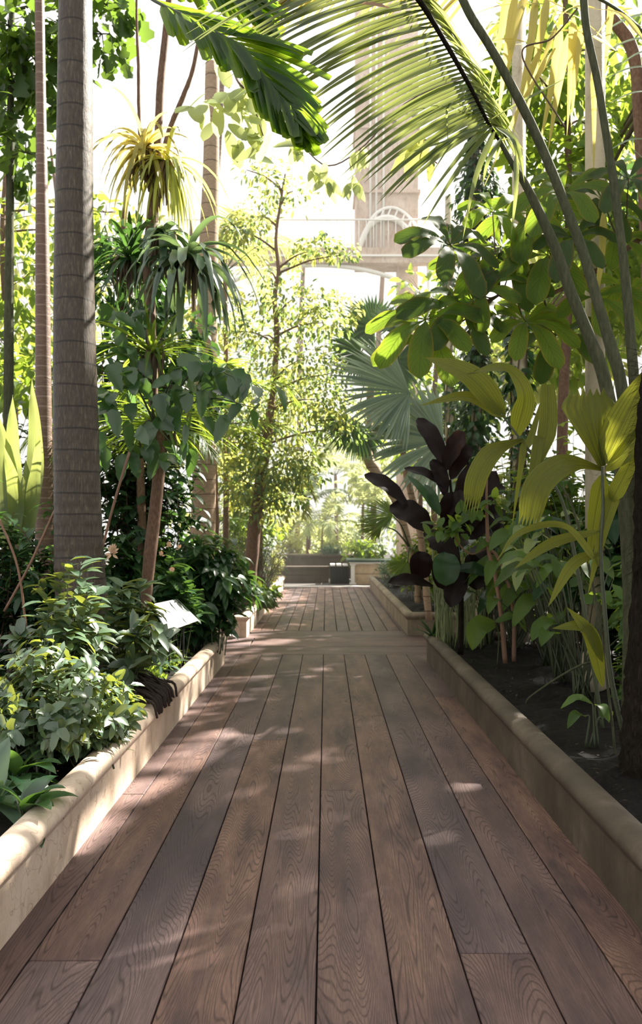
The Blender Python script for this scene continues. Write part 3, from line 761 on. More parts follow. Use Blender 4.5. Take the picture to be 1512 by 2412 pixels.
shrub('leafy_shrub', 'dense sunlit shrub with small serrated leaves in the left foreground', 'shrub', B(95, 4.4), .56, .5, .66, 125, 26, .105, .050, M['leaf_jung'], 'stem_green', jag=.08, low=.12, droop=.8)
shrub('leafy_shrub', 'tall leafy shrub in front of the ringed palm with yellow young leaves', 'shrub', B(125, 4.95), .28, .3, 1.22, 22, 24, .165, .062, M['leaf_jung'], 'stem_green', jag=.08, low=.3, lean=(.05, 0))
shrub('low_shrub', 'low bright small-leaved shrub spreading beside the left coping', 'shrub', B(225, 4.6), .26, .42, .42, 45, 24, .095, .045, M['leaf_jung'], 'stem_green', jag=.08, low=.05)
t = shrub('flowering_shrub', 'glossy shrub with peach flower spike between the two trunks', 'shrub', B(290, 5.6), .22, .22, 1.1, 16, 22, .19, .072, M['leaf_jung'], 'stem_green', jag=.06, low=.25, lean=(.1, 0))
def flower(t, px, py, Y, s=.05):
    g = G(); c = P(px, py, Y)
    for k in range(26): o = rdir(1)[0] * s * R.uniform(.3, 1) * [.6, .6, 1]; leaves(g, c + o * .4, o + [0, 0, .03], [0, -1, .3], s * .9, s * .35, 'ovate', 3, 0, .4)
    g.build('flower', M['flower'], t)
flower(t, 263, 1300, 5.9, .06)
t = shrub('flowering_shrub', 'glossy shrub with several small peach flowers beside the information panel', 'shrub', B(395, 7.6), .34, .3, 1.0, 24, 22, .21, .085, M['leaf_gloss'], 'stem_green', low=.3)
for (x, y) in ((398, 1285), (422, 1292), (380, 1307), (405, 1345)): flower(t, x, y, 7.3, .035)
for px, Y, lb in ((455, 8.6, 'dense dark laurel-leaved shrub overhanging the end of the left planter'), (400, 9.0, 'dark laurel-leaved shrub behind the flowering one'), (300, 8.4, 'dark laurel-leaved shrub behind the two trunks')):
    shrub('laurel_shrub', lb, 'shrub', B(px, Y), .62 if px == 455 else .7, .5, 1.35, 60, 32, .22, .085, M['leaf_gloss'], 'stem_green', low=.12, droop=1.3, lean=(.12, 0))
shrub('ground_cover', 'low variegated ground cover at the foot of the crooked tree', 'ground cover', B(350, 7.4), .24, .7, .16, 120, 12, .075, .032, M['leaf_mid'], 'stem_green', low=.2, spread=.7)
shrub('ground_cover', 'fine mossy ground cover against the coping by the palm roots', 'ground cover', B(335, 6.5), .12, .5, .12, 110, 12, .05, .02, M['leaf_mid'], 'stem_green', low=.2, spread=.7)
c = P(455, 1560, 7.4)
for (px, Y, n, Lr, lb, mk) in ((368, 7.0, 26, .34, 'striped strap-leaved plant at the foot of the crooked tree', 'leaf_stag'), (40, 3.9, 16, .30, 'broad-leaved dark plant at the left picture edge above the coping', 'leaf_gloss'), (60, 3.45, 14, .26, 'low plant with drooping pointed leaves over the left coping', 'leaf_gloss'), (-20, 3.55, 14, .3, 'pale broad-leaved plant cut by the left picture edge', 'leaf_stag')):
    cc = B(px, Y); t = thing('leafy_rosette_plant', cc, lb, 'plant'); g = G()
    rosette(g, cc + [0, 0, .05], n, Lr, .05 if n == 26 else .10, 'strap' if n == 26 else 'ovate', (10, 75), 1.3, 8, fold=.25); g.build('leaves', M[mk], t)
    g = G()
    for i in range(7): tube(g, [cc + [0, 0, -.02], cc + [R.normal(0, .02), R.normal(0, .02), .1]], .005, 5)
    g.build('stems', M['stem_green'], t)

# litter and pebbles of soil
for sgn, lb in ((-1, 'scattered dry leaf litter on the left soil'), (1, 'scattered clods and dry bits on the right soil')):
    g = G(); n = 260 if sgn < 0 else 700
    b0 = np.stack([sgn * R.uniform(1.36, 3.4, n), R.uniform(2.5, 9.2, n), np.full(n, SOIL + .022)], 1)
    leaves(g, b0, R.normal(0, 1, (n, 3)) * [1, 1, .25], [0, 0, 1], R.uniform(.012, .045, n), .016, 'ovate', 3, -.2, .3)
    tag(g.build('leaf_litter', M['leaf_dead'] if sgn < 0 else M['root']), lb, 'leaf litter', kind='stuff')

# -- information panel
FL, FR, BL, BR = P(395, 1487, 6.9), P(468, 1461, 7.4), P(359, 1423, 7.0), P(418, 1411, 7.5)
t = thing('information_panel', (*((FL + FR) / 2)[:2], SOIL), 'tilted white information panel on thin legs in the left planter', 'sign')
def quadslab(g, a, b_, c_, d_, th=.012, lift=0.0):
    n = nrm(np.cross(b_ - a, d_ - a)); n = n if n[2] > 0 else -n
    top = np.array([a, b_, c_, d_]) + n * lift; bot = top - n * th
    g.add(np.vstack([top, bot]), [[0, 1, 2, 3], [7, 6, 5, 4], [0, 4, 5, 1], [1, 5, 6, 2], [2, 6, 7, 3], [3, 7, 4, 0]])
def bil(u, v): return (FL * (1 - u) + FR * u) * (1 - v) + (BL * (1 - u) + BR * u) * v
m, nt, N, L, b = newmat('white_panel'); b.inputs['Base Color'].default_value = (.80, .82, .80, 1); b.inputs['Roughness'].default_value = .18
M['panel'] = m
g = G(); quadslab(g, FL, FR, BR, BL); g.build('board', M['panel'], t, smooth=False)
g = G(); quadslab(g, bil(.62, .03), bil(.97, .03), bil(.97, .96), bil(.62, .96), .002, .003); g.build('picture_strip', M['green_paint'], t, smooth=False, label='dark green strip with picture')
g = G()
for i in range(9): v0 = .93 - i * .045; quadslab(g, bil(.66, v0), bil(.66 + R.uniform(.2, .27), v0), bil(.66 + .25, v0 + .018), bil(.66, v0 + .018), .001, .005)
g.build('text_lines', M['white_paint'], t, smooth=False)
g = G(); quadslab(g, bil(.67, .08), bil(.93, .08), bil(.93, .40), bil(.67, .40), .001, .005); g.build('picture', M['white_stone'], t, smooth=False)
for u in (.25, .75):
    a = bil(u, .4); g = G(); tube(g, [a - [0, 0, .01], (a[0], a[1], SOIL - .05)], .009, 8); g.build('leg', M['dark_iron'], t)

# -- dark arching frond at the top
t = thing('arching_palm_frond', P(300, -80, 4.2), 'dark green pleated palm frond arching down from the top edge', 'palm frond')
gl_, gr_ = G(), G()
path = [(-1.80, 5.85, 5.7), P(180, -150, 4.6), P(330, -20, 4.4), P(450, 45, 4.25), P(550, 100, 4.15), P(605, 158, 4.1), P(648, 215, 4.05), P(680, 262, 4.0), P(698, 300, 4.0)]
frond(gl_, gr_, path, 38, .52, .080, 26, .55, .011, up=(.15, -.9, .45), side_k=(0, .72), lift=.05, start=.3, jit=.05, seg=8, fold=.45, endang=10, tipL=.28, kind='pleat')
frond(gl_, None, path, 34, .52, .080, 32, .25, .011, up=(.15, -.9, .45), side_k=(.95, 0), lift=.0, start=.28, jit=.05, seg=8, fold=.45, endang=8, tipL=.22, kind='pleat')
gl_.build('leaflets', M['leaf_frond'], t); gr_.build('rachis', M['stem_green'], t)
t = thing('arching_palm_frond', P(480, -120, 4.6), 'second dark frond filling the top edge above the arching one', 'palm frond')
gl_, gr_ = G(), G(); path = [(-1.78, 5.85, 5.8), P(300, -160, 4.8), P(400, -90, 4.75), P(500, -40, 4.7), P(580, 0, 4.65), P(625, 60, 4.6)]
frond(gl_, gr_, path, 26, .5, .075, 30, .3, .011, up=(.1, -.9, .45), side_k=(.8, .7), lift=0, start=.3, jit=.06, seg=8, fold=.4, endang=8, tipL=.3, kind='pleat')
gl_.build('leaflets', M['leaf_frond'], t); gr_.build('rachis', M['stem_green'], t)

# -- jagged-leaf tree, upper left
def clump_tree(name, label, cat, base, trunk_pts, trunk_r, clusters, L_, W_, mat, bark='bark_brown', kind='ovate', group=None, jag=0, droop=.6, seg=3, limb=.02):
    """clusters: (px, py, Y, rx_px, ry_px, n)"""
    t = thing(name, (base[0], base[1], base[2]), label, cat, group)
    tp = spline(trunk_pts, 40); g = G(); tube(g, tp, np.linspace(trunk_r, trunk_r * .35, 40), 10, None, .05); g.build('trunk', M[bark], t)
    gf, gb = G(), G()
    for (px, py, Y, rx, ry, n) in clusters:
        c = P(px, py, Y); k = Y / F
        cluster(gf, c, (rx * k, (rx + ry) * .5 * k, ry * k), n, L_, W_, kind, droop, seg, jag=jag)
        i = np.argmin(np.linalg.norm(tp - (c - [0, 0, .3 * rx * k]), axis=1)); a = tp[i]
        tube(gb, [a, (a + c) / 2 + [0, 0, .08], c, c + (c - a) * .25], [limb, limb * .6, limb * .4, limb * .15], 6, 12, .1)
        for q in range(5):
            e = c + rdir(1)[0] * np.array([rx, rx, ry]) * k * .8; tube(gb, [c, (c + e) / 2 + [0, 0, .03], e], [limb * .35, limb * .25, limb * .1], 5, 6)
    gf.build('foliage', mat, t); gb.build('branches', M[bark], t); return t

clump_tree('fishtail_palm', 'tree with large jagged fishtail leaves in the upper left corner', 'palm tree', B(20, 9), [B(20, 9), P(20, 900, 9), P(25, 300, 9), P(30, -200, 9)], .07,
    [(20, 60, 8.6, 90, 70, 60), (60, 150, 8.8, 90, 70, 55), (20, 250, 9, 80, 70, 45), (110, 60, 8.7, 60, 60, 40), (60, 360, 9, 60, 50, 30), (240, 80, 9, 45, 60, 30), (130, 210, 9, 50, 60, 40), (250, 10, 9, 60, 50, 36)], .34, .17, M['leaf_fish'], 'stem_grey', 'fish', jag=.3, seg=8)

# -- slim small-leaved tree in the middle
pts, rad = pxpath([(585, 1425, 15), (598, 1250, 16), (612, 1150, 14), (630, 1010, 13), (642, 930, 7), (652, 800, 7), (647, 700, 6), (656, 640, 5), (650, 560, 4), (662, 470, 3), (672, 410, 2)], 13)
t = thing('slim_tree', (pts[0][0], pts[0][1], SOIL), 'slim dark-trunked tree with fine bright foliage in the centre of the view', 'tree')
g = G(); tube(g, pts, rad, 10, 90, .1); g.build('trunk', M['bark_brown'], t)
gf, gf2, gb = G(), G(), G(); tp = spline(pts, 60)
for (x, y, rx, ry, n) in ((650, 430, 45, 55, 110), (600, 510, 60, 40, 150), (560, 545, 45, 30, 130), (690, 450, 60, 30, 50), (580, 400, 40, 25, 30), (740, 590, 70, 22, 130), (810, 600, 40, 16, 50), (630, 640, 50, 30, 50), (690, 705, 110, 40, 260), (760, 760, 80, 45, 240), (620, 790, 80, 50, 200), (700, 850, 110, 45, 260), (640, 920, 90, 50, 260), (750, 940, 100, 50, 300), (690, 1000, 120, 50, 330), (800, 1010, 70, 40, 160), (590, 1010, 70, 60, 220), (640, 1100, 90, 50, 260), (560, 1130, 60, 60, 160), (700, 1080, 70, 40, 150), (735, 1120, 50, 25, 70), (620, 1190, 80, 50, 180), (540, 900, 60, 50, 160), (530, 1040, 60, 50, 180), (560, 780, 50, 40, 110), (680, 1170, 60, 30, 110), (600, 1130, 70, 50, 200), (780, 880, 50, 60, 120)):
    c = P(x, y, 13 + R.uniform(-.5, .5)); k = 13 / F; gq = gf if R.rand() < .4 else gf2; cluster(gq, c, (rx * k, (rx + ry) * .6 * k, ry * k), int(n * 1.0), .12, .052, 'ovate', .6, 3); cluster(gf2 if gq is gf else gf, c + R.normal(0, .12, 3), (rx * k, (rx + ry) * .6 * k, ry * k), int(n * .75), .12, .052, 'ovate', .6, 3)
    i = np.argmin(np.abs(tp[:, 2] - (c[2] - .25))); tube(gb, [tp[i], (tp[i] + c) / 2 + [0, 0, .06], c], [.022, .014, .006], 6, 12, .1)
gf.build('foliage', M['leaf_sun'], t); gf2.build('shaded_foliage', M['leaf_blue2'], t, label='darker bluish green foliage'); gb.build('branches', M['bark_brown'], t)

# ==================================================================
# PLANTS ON THE RIGHT
# ==================================================================
# -- feather palm frond at the top
t = thing('feather_palm_frond', P(940, -80, 4.4), 'large green feather palm frond sweeping in from the top right of centre', 'palm frond')
gl_, gr_ = G(), G()
path = [P(860, -170, 4.2), P(940, -60, 4.3), P(1000, 20, 4.45), P(1060, 120, 4.6), P(1110, 210, 4.75), P(1150, 290, 4.9), P(1175, 330, 5.0)]
p = spline(path, 60); n = 58
s = np.linspace(.08, .86, n); b0 = p[(s * 59).astype(int)]; tt = nrm(np.gradient(p, axis=0))[(s * 59).astype(int)]
dl = np.array([-.95, -.12, -.02]) + tt * (.08 + .05 * s[:, None]) + np.stack([0 * s, 0 * s, -.1 - .28 * s ** 2], 1) + R.normal(0, .035, (n, 3))
leaves(gl_, b0, dl, [.1, -.75, .6], (1.25 - .5 * s) * R.uniform(.85, 1.08, n), .050, 'leaflet', 10, .5, .3)
dr = np.array([.55, .62, .25]) + R.normal(0, .05, (n, 3)); leaves(gl_, b0, dr, [0, -.5, .8], .5 * R.uniform(.8, 1.1, n), .03, 'leaflet', 8, .9, .3)
tube(gr_, p, np.linspace(.017, .009, 60), 8)
gl_.build('leaflets', M['leaf_coco'], t); gr_.build('rachis', M['bark_dark'], t)
t = thing('feather_palm_frond', P(900, -160, 5.6), 'yellow feather palm frond crossing the top edge behind the green one', 'palm frond')
gl_, gr_ = G(), G(); path = [P(1150, -60, 5.9), P(1000, -110, 5.8), P(860, -100, 5.7), P(740, -50, 5.6), P(670, 10, 5.5)]; p = spline(path, 60); n = 64
s = np.linspace(.0, .98, n); b0 = p[(s * 59).astype(int)]
leaves(gl_, b0, np.array([-.75, -.1, -.62]) + R.normal(0, .07, (n, 3)), [.1, -.75, .6], (.85 - .35 * s) * R.uniform(.8, 1.1, n), .036, 'leaflet', 10, .3, .3)
tube(gr_, p, np.linspace(.014, .006, 60), 8); gl_.build('leaflets', M['leaf_gold'], t); gr_.build('rachis', M['stem_green'], t)
g = G(); leaves(g, P(850, 10, 4.2)[None], [[1, -.1, -.1]], [0, -.8, .6], .155, .05, 'ovate', 8, .2, .3, .15); tag(g.build('fallen_leaf', M['leaf_dead']), 'pinkish dry leaf caught on the feather palm frond at the top', 'leaf')

# -- drooping leaflets of the same palm's lower frond
t = thing('drooping_palm_frond', P(1150, 290, 4.9), 'narrow palm leaflets drooping from a bent rachis below the feather frond', 'palm frond')
gl_ = G(); gr_ = G()
for (a, m_, e, w_) in (((1150, 290), (1060, 330), (920, 373), 12), ((1152, 295), (1090, 360), (987, 492), 17), ((1160, 300), (1080, 400), (990, 540), 15), ((1165, 310), (1120, 420), (1090, 562), 15), ((1150, 285), (1060, 245), (1055, 345), 9), ((1182, 325), (1150, 380), (1135, 440), 12),
                       ((1215, 365), (1215, 450), (1203, 560), 13), ((1180, 330), (1210, 335), (1222, 420), 12), ((1170, 300), (1215, 340), (1235, 430), 20), ((1145, 290), (1230, 240), (1340, 180), 16), ((1140, 280), (1030, 250), (920, 270), 8), ((1160, 300), (1075, 330), (1010, 420), 10)):
    k = 4.9 / F; blade(gl_, [P(*a, 4.9), P(*m_, 4.75), P(*e, 4.8)], w_ * k, 'leaflet', 14, .35, cross=4)
tube(gr_, [P(1175, 330, 5.0), P(1215, 400, 5.0), P(1235, 430, 5.0), P(1270, 500, 5.0), P(1310, 590, 5.0), P(1345, 690, 5.0), P(1390, 800, 5.0), P(1425, 900, 5.0), P(1460, 1100, 5.0), P(1480, 1400, 5.0), (1.86, 5.0, .2)], np.array([5, 7, 9, 11, 12, 13, 14, 15, 14, 13, 13]) * 5 / F, 10, 60)
gl_.build('leaflets', M['leaf_coco'], t); gr_.build('stalk', M['stem_grey'], t)

# -- tall stalks
def stalk(rows, Y, base, label, mat, spikes=0):
    p_, r_ = pxpath(rows, Y); p_ = np.vstack([p_, base]); r_ = np.append(r_, r_[-1])
    t = thing('palm_stalk', base, label, 'palm stalk'); g = G(); tube(g, p_, r_, 14, 110); g.build('stalk', mat, t)
    if spikes:
        q = spline(p_, 200); g = G(); ii = R.randint(60, 170, spikes)
        leaves(g, q[ii], R.normal(0, 1, (spikes, 3)) + [0, 0, -.3], [0, 0, 1], .035, .004, 'leaflet', 3, .3, .1); g.build('spines', M['bark_dark'], t)
    return t
stalk([(1060, -70, 9), (1105, 30, 10), (1160, 120, 10), (1240, 270, 11), (1290, 380, 11), (1330, 480, 11), (1375, 600, 12), (1410, 720, 12), (1440, 820, 14), (1465, 920, 14), (1490, 1150, 14)], 4.6, (1.82, 4.6, SOIL), 'thick green stalk leaning from the top edge down to the right', M['stem_grey'], 120)
stalk([(1372, -60, 9), (1380, 60, 9), (1405, 180, 9), (1425, 300, 9), (1445, 430, 10), (1462, 560, 10), (1475, 680, 11), (1487, 820, 12), (1500, 1000, 12), (1505, 1200, 12)], 5.2, (2.06, 5.2, SOIL), 'nearly upright brown-grey stalk near the right edge', M['stem_grey'], 40)
stalk([(1360, 20, 2), (1300, 90, 2), (1230, 130, 2)], 5.4, P(1330, 300, 5.4), 'thin bare twig crossing the golden leaflets', M['twig'])

# -- golden frond behind
t = thing('golden_palm_frond', P(1500, -60, 6.4), 'golden yellow palm leaflets hanging in the upper right', 'palm frond')
gl_, gr_ = G(), G()
for (a, e, w_) in (((1195, -20), (1150, 230), 16), ((1215, -20), (1170, 300), 16), ((1240, -20), (1185, 220), 15), ((1262, -10), (1205, 330), 16), ((1290, -10), (1235, 300), 17), ((1320, 60), (1270, 350), 18), ((1340, 80), (1290, 360), 18), ((1350, 40), (1335, 320), 17), ((1370, 60), (1345, 300), 15), ((1270, 120), (1195, 330), 13), ((1400, 20), (1300, 60), 14), ((1396, 160), (1398, 420), 12),
                   ((1310, 110), (1140, 440), 11), ((1450, 120), (1290, 75), 20), ((1440, 110), (1290, 20), 12), ((1512, 90), (1390, 20), 13), ((1300, 10), (1060, 60), 8), ((1330, 20), (1130, -10), 9), ((1440, 0), (1420, 200), 14), ((1490, 20), (1400, 90), 14), ((1310, 60), (1230, 270), 9), ((1240, 100), (1100, 130), 9), ((1300, 130), (1160, 120), 9), ((1420, 500), (1395, 760), 16)):
    k = 6.0 / F; A, E = P(*a, 6.0 + R.uniform(-.3, .3)), P(*e, 6.0 + R.uniform(-.3, .3)); blade(gl_, [A, (A + E) / 2 + [R.uniform(-.03, .03), -.04, .04], E], w_ * 1.25 * k, 'leaflet', 12, .3, cross=4)
tube(gr_, [P(1560, 120, 6.2), P(1450, 20, 6.1), P(1330, -30, 6.0), P(1180, -30, 6.0)], [.014, .012, .01, .005], 8, 30)
gl_.build('leaflets', M['leaf_gold'], t); gr_.build('rachis', M['stem_green'], t)
t = thing('pale_palm_frond', P(1560, 200, 6.5), 'pale silvery palm leaflets reaching in from the upper right edge', 'palm frond'); g = G()
for (a, e, w_) in (((1560, 30), (1405, 85), 14), ((1560, 90), (1410, 130), 12), ((1560, 160), (1415, 190), 11), ((1560, 220), (1430, 245), 10), ((1560, 60), (1440, 10), 11), ((1540, 330), (1425, 360), 9), ((1560, 120), (1450, 160), 10), ((1560, 560), (1430, 500), 14), ((1560, 640), (1440, 520), 10), ((1550, 420), (1450, 330), 8)):
    A, E = P(*a, 6.5), P(*e, 6.3); blade(g, [A, (A + E) / 2 + [0, 0, .05], E], w_ * 6.4 / F, 'leaflet', 10, .3, cross=4)
g.build('leaflets', M['leaf_fan'], t); g = G(); tube(g, [P(1575, -30, 6.5), P(1565, 200, 6.5), P(1570, 700, 6.5)], .012, 8, 20); g.build('rachis', M['stem_green'], t)

# -- whorled broad-leaved tree
Yw_ = 6.1; base = np.array([2.95, 6.4, SOIL]); t = thing('broad_leaved_tree', base, 'tree with whorls of broad scalloped green leaves reaching over the right bed', 'tree')
br = [P(1560, 540, 6.3), P(1470, 590, 6.25), P(1400, 640, 6.2), P(1340, 672, 6.15), P(1280, 700, 6.1), P(1220, 712, 6.1), P(1175, 695, 6.05)]
g = G(); tube(g, [base, base + [.05, 0, 1.2], base + [-.1, 0, 2.4], base + [-.3, -.05, 3.4], base + [-.2, 0, 5.2]], [.08, .07, .06, .05, .03], 12, 40); g.build('trunk', M['bark_brown'], t)
g = G(); tube(g, [base + [-.25, -.05, 3.2]] + br, [.03, .024, .021, .019, .017, .015, .013, .01], 10, 50, .06); g.build('branch', M['bark_brown'], t)
whorls = [((1062, 578), 8, 130), ((1003, 752), 8, 150), ((1010, 795), 5, 130), ((1082, 735), 7, 130), ((1130, 690), 7, 120), ((1238, 757), 9, 125), ((1200, 640), 8, 120), ((1180, 580), 6, 110), ((1290, 600), 7, 130), ((1350, 560), 7, 120), ((1250, 500), 7, 130), ((1330, 450), 7, 130), ((1420, 470), 7, 120), ((1400, 700), 6, 120), ((1450, 560), 6, 130), ((1480, 420), 6, 120), ((1160, 500), 6, 110), ((1120, 620), 6, 110), ((1310, 790), 6, 110), ((1480, 690), 6, 130)]
gt = G()
for wi, (c, n, Lp) in enumerate(whorls):
    Yc = 6.0 + R.uniform(-.35, .45) if wi > 6 else 5.85 + .04 * wi
    cc = P(*c, Yc); k = Yc / F; g = G(); a0 = R.uniform(0, 6.28)
    tilt = nrm(np.array([R.uniform(-.35, .35), -.75, .55])); ux = nrm(np.cross(tilt, [0, 0, 1.0])); uy = np.cross(ux, tilt)
    for q in range(n):
        a = a0 + q * 6.283 / n + R.uniform(-.2, .2); L_ = Lp * k * R.uniform(.75, 1.15) * 1.05
        d = ux * math.cos(a) + uy * math.sin(a); e = cc + d * L_ + [0, 0, -.16 * L_]; mm = cc + d * L_ * .5 + tilt * .05 * L_ + [0, 0, .02]
        blade(g, [cc, mm, e], L_ * .36, 'obov', 16, .12, up=tilt, cross=6, wave=.03)
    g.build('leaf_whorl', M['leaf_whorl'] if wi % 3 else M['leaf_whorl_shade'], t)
    tg = [q for q in br]; j = int(np.argmin([np.linalg.norm(q - cc) for q in br])); tube(gt, [br[j], (br[j] + cc) / 2 + [0, 0, -.03], cc], [.008, .006, .004], 6, 10)
gt.build('twigs', M['twig'], t)
gc, gb = G(), G()  # extra crown added high on the right to keep sun off the deck
for k in range(135):
    zc = R.uniform(5.9, 7.6); c = np.array([R.uniform(4.2, 6.8) + (zc - 6) * .775, R.uniform(1.6, 15.0) + (zc - 6) * .75, zc])
    if P(1420, 0, c[1])[0] > c[0] and c[1] > 9: c[2] += 1.0
    cluster(gc, c, (.75, .75, .35), 75, .36, .15, 'obov', .6, 4)
    tube(gb, [base + [-.2, 0, 5.0], (base + [0, 0, 5.6] + c) / 2, c], [.04, .025, .01], 6, 10, .05)
gc.build('added_shade_crown', M['leaf_dark'], t); gb.build('added_shade_branches', M['twig'], t)

# -- hanging leaf cluster over the pier
t = thing('hanging_leaf_cluster', P(990, 330, 7), 'sunlit lobed leaves hanging on a thin stem in front of the pink pier', 'vine'); g = G(); k = 7 / F
for (a, e, w_) in (((1000, 325), (955, 425), 52), ((985, 340), (918, 412), 34), ((1000, 330), (1040, 350), 30), ((1010, 300), (985, 340), 26), ((1015, 380), (1010, 430), 20)): blade(g, [P(*a, 7), (P(*a, 7) + P(*e, 7)) / 2 + [0, -.03, 0], P(*e, 6.95)], w_ * k, 'heart', 12, .2, cross=6, wave=.06)
g.build('leaves', M['leaf_sun'], t); g = G(); tube(g, [P(1030, 385, 7), P(1005, 365, 7), P(1000, 325, 7), P(1030, 280, 7.2), P(1100, 250, 7.6)], .006, 6, 20); g.build('stem', M['cane'], t)
t = thing('hanging_leaf_cluster', P(800, 420, 9), 'pale yellow leaves hanging in the bright gap left of the pink pier', 'vine'); g = G()
for c in ((770, 420), (835, 430), (845, 360), (760, 400), (700, 345)):
    n = 7; cc = P(*c, 9); leaves(g, cc + R.normal(0, .05, (n, 3)), R.normal(0, .5, (n, 3)) + [0, 0, -1], [0, -1, .2], .22, .085, 'lance', 6, .4, .2)
g.build('leaves', M['leaf_pale'], t); g = G(); tube(g, [P(700, 330, 9), P(770, 390, 9), P(850, 350, 9), P(960, 240, 9), P(1100, 180, 9)], .008, 6, 20); g.build('stem', M['twig'], t)

# -- ivy on the columns
for (Y, z0, z1, n, lb) in ((11.8, 2.2, 8.2, 2800, 'dark ivy covering the upper part of the third iron column'), (9.2, 1.2, 4.0, 420, 'ivy creeping up the second iron column'), (14.4, .6, 7, 700, 'ivy climbing the farthest iron column')):
    t = thing('ivy', (2.2, Y, SOIL), lb, 'ivy'); g = G(); a = R.uniform(0, 6.283, n); z = R.uniform(z0, z1, n); rr = R.uniform(.08, .42 if Y == 11.8 else .2, n) * (.6 + .4 * np.sin(z * 2.3))
    b0 = np.stack([2.2 + np.cos(a) * rr, Y + np.sin(a) * rr, z], 1); d = np.stack([np.cos(a), np.sin(a), -.9 + 0 * a], 1) + R.normal(0, .4, (n, 3))
    leaves(g, b0, d, np.stack([np.cos(a), np.sin(a), .3 + 0 * a], 1), .12, .085, 'heart', 3, .4, .2); g.build('leaves', M['leaf_dark'], t)
    g = G()
    for q in range(5): ph = q * 1.25; zz = np.linspace(.25, z1, 40); tube(g, np.stack([2.2 + .09 * np.cos(ph + zz * 1.3), Y + .09 * np.sin(ph + zz * 1.3), zz], 1), .009, 5)
    g.build('stems', M['twig'], t)

# -- fan palms
def fanpalm(label, Y, leaves_, trunk_rows, mat, r=.06):
    p_, r_ = pxpath(trunk_rows, Y); t = thing('fan_palm', (p_[0][0], p_[0][1], SOIL), label, 'palm tree')
    g = G(); tube(g, p_, r_, 10, 30, .12); g.build('trunk', M['bark_pale'], t)
    for (c, ax, nr, Rp, sp) in leaves_:
        g = G(); cc = P(*c, Y - .3); fan(g, cc, nr, ax, Rp * Y / F, 46, sp); lf = g.build('fan_leaf', mat, t)
        g = G(); tube(g, [p_[-1], (p_[-1] + cc) / 2 + [0, 0, .1], cc], [.02, .014, .01], 6, 12); g.build('petiole', M['stem_green'], t)
    return t
fanpalm('blue-green fan palm with two big pleated fans at the right of centre', 11.0, [((965, 925), (-1, 0, -.12), (.25, -.85, .45), 195, 150), ((1045, 1040), (-.9, 0, -.25), (.2, -.8, .55), 200, 200), ((925, 770), (-.3, 0, .8), (.3, -.7, .3), 60, 200)],
        [(1010, 1460, 8), (990, 1260, 8), (960, 1130, 8), (950, 1060, 8), (960, 1000, 7)], M['leaf_fan'])
fanpalm('shadowed fan palm with dark leaves behind the blue-green one', 14.0, [((880, 770), (-.4, 0, .6), (.2, -.8, .3), 85, 280), ((850, 830), (-.8, 0, -.5), (.2, -.8, .3), 90, 240), ((930, 850), (.3, 0, -.8), (-.2, -.8, .3), 100, 240), ((840, 990), (-.5, 0, -.9), (.3, -.8, .2), 110, 160)],
        [(990, 1410, 7), (940, 1200, 9), (885, 1110, 13), (864, 1060, 12), (876, 900, 9), (882, 820, 8)], M['leaf_dark'])
fanpalm('small fan palm spilling over the far right planter', 13.5, [((960, 1325), (-.3, 0, -.9), (.0, -.8, .55), 60, 150), ((925, 1215), (-.9, 0, .1), (.1, -.6, .8), 85, 150), ((900, 1240), (-.8, 0, -.4), (.1, -.6, .8), 70, 120)],
        [(985, 1420, 8), (980, 1330, 7), (965, 1290, 6)], M['leaf_mid'])

# -- dark purple-leaved plant
base = B(1085, 8.2); t = thing('purple_leaved_plant', base, 'plant with large dark purple paddle leaves at the right end of the near planter', 'plant')
g = G(); tube(g, [base, P(1085, 1380, 8.2), P(1070, 1250, 8.2), P(1060, 1130, 8.2)], [.03, .026, .022, .012], 8, 24); g.build('stem', M['bark_dark'], t)
for (a, e, w_) in (((1048, 1100), (983, 985), 44), ((1045, 1110), (1096, 1018), 50), ((960, 1190), (858, 1118), 40), ((1020, 1255), (918, 1192), 66), ((1055, 1150), (952, 1103), 26), ((1050, 1170), (1018, 1082), 36), ((1070, 1270), (1062, 1158), 70), ((1090, 1260), (1170, 1110), 60), ((1100, 1270), (1185, 1200), 60), ((988, 1298), (990, 1366), 52), ((1050, 1298), (1048, 1388), 66),
                   ((1000, 1250), (1075, 1330), 50), ((1110, 1290), (1180, 1330), 60), ((1075, 1200), (1130, 1090), 50), ((1020, 1380), (915, 1372), 34), ((1100, 1180), (1190, 1150), 50), ((1090, 1330), (1060, 1430), 50), ((1040, 1230), (1100, 1170), 60), ((1120, 1300), (1120, 1390), 56), ((1060, 1130), (1110, 1050), 40), ((1010, 1290), (1100, 1270), 60), ((1140, 1250), (1200, 1280), 50)):
    g = G(); Yq = 8.0 + R.uniform(-.25, .3); A, E = P(*a, 8.15), P(*e, Yq); blade(g, [A, (A + E) / 2 + [0, -.05, .04], E], w_ * 1.08 * 8 / F, 'ell', 14, .25, cross=6, wave=.04); g.build('leaf', M['leaf_purple'], t)
g = G()
for (a, e, w_) in (((1000, 1140), (1035, 1215), 22), ((1048, 1300), (1050, 1380), 62), ((1075, 1340), (1145, 1352), 36), ((960, 1120), (1030, 1210), 20)): A, E = P(*a, 7.85), P(*e, 7.75); blade(g, [A, (A + E) / 2 + [0, -.04, .03], E], w_ * 8 / F, 'ell', 12, .2, cross=6, wave=.03)
g.build('lower_leaves', M['leaf_dark'], t, label='dark green glossy lower leaves')

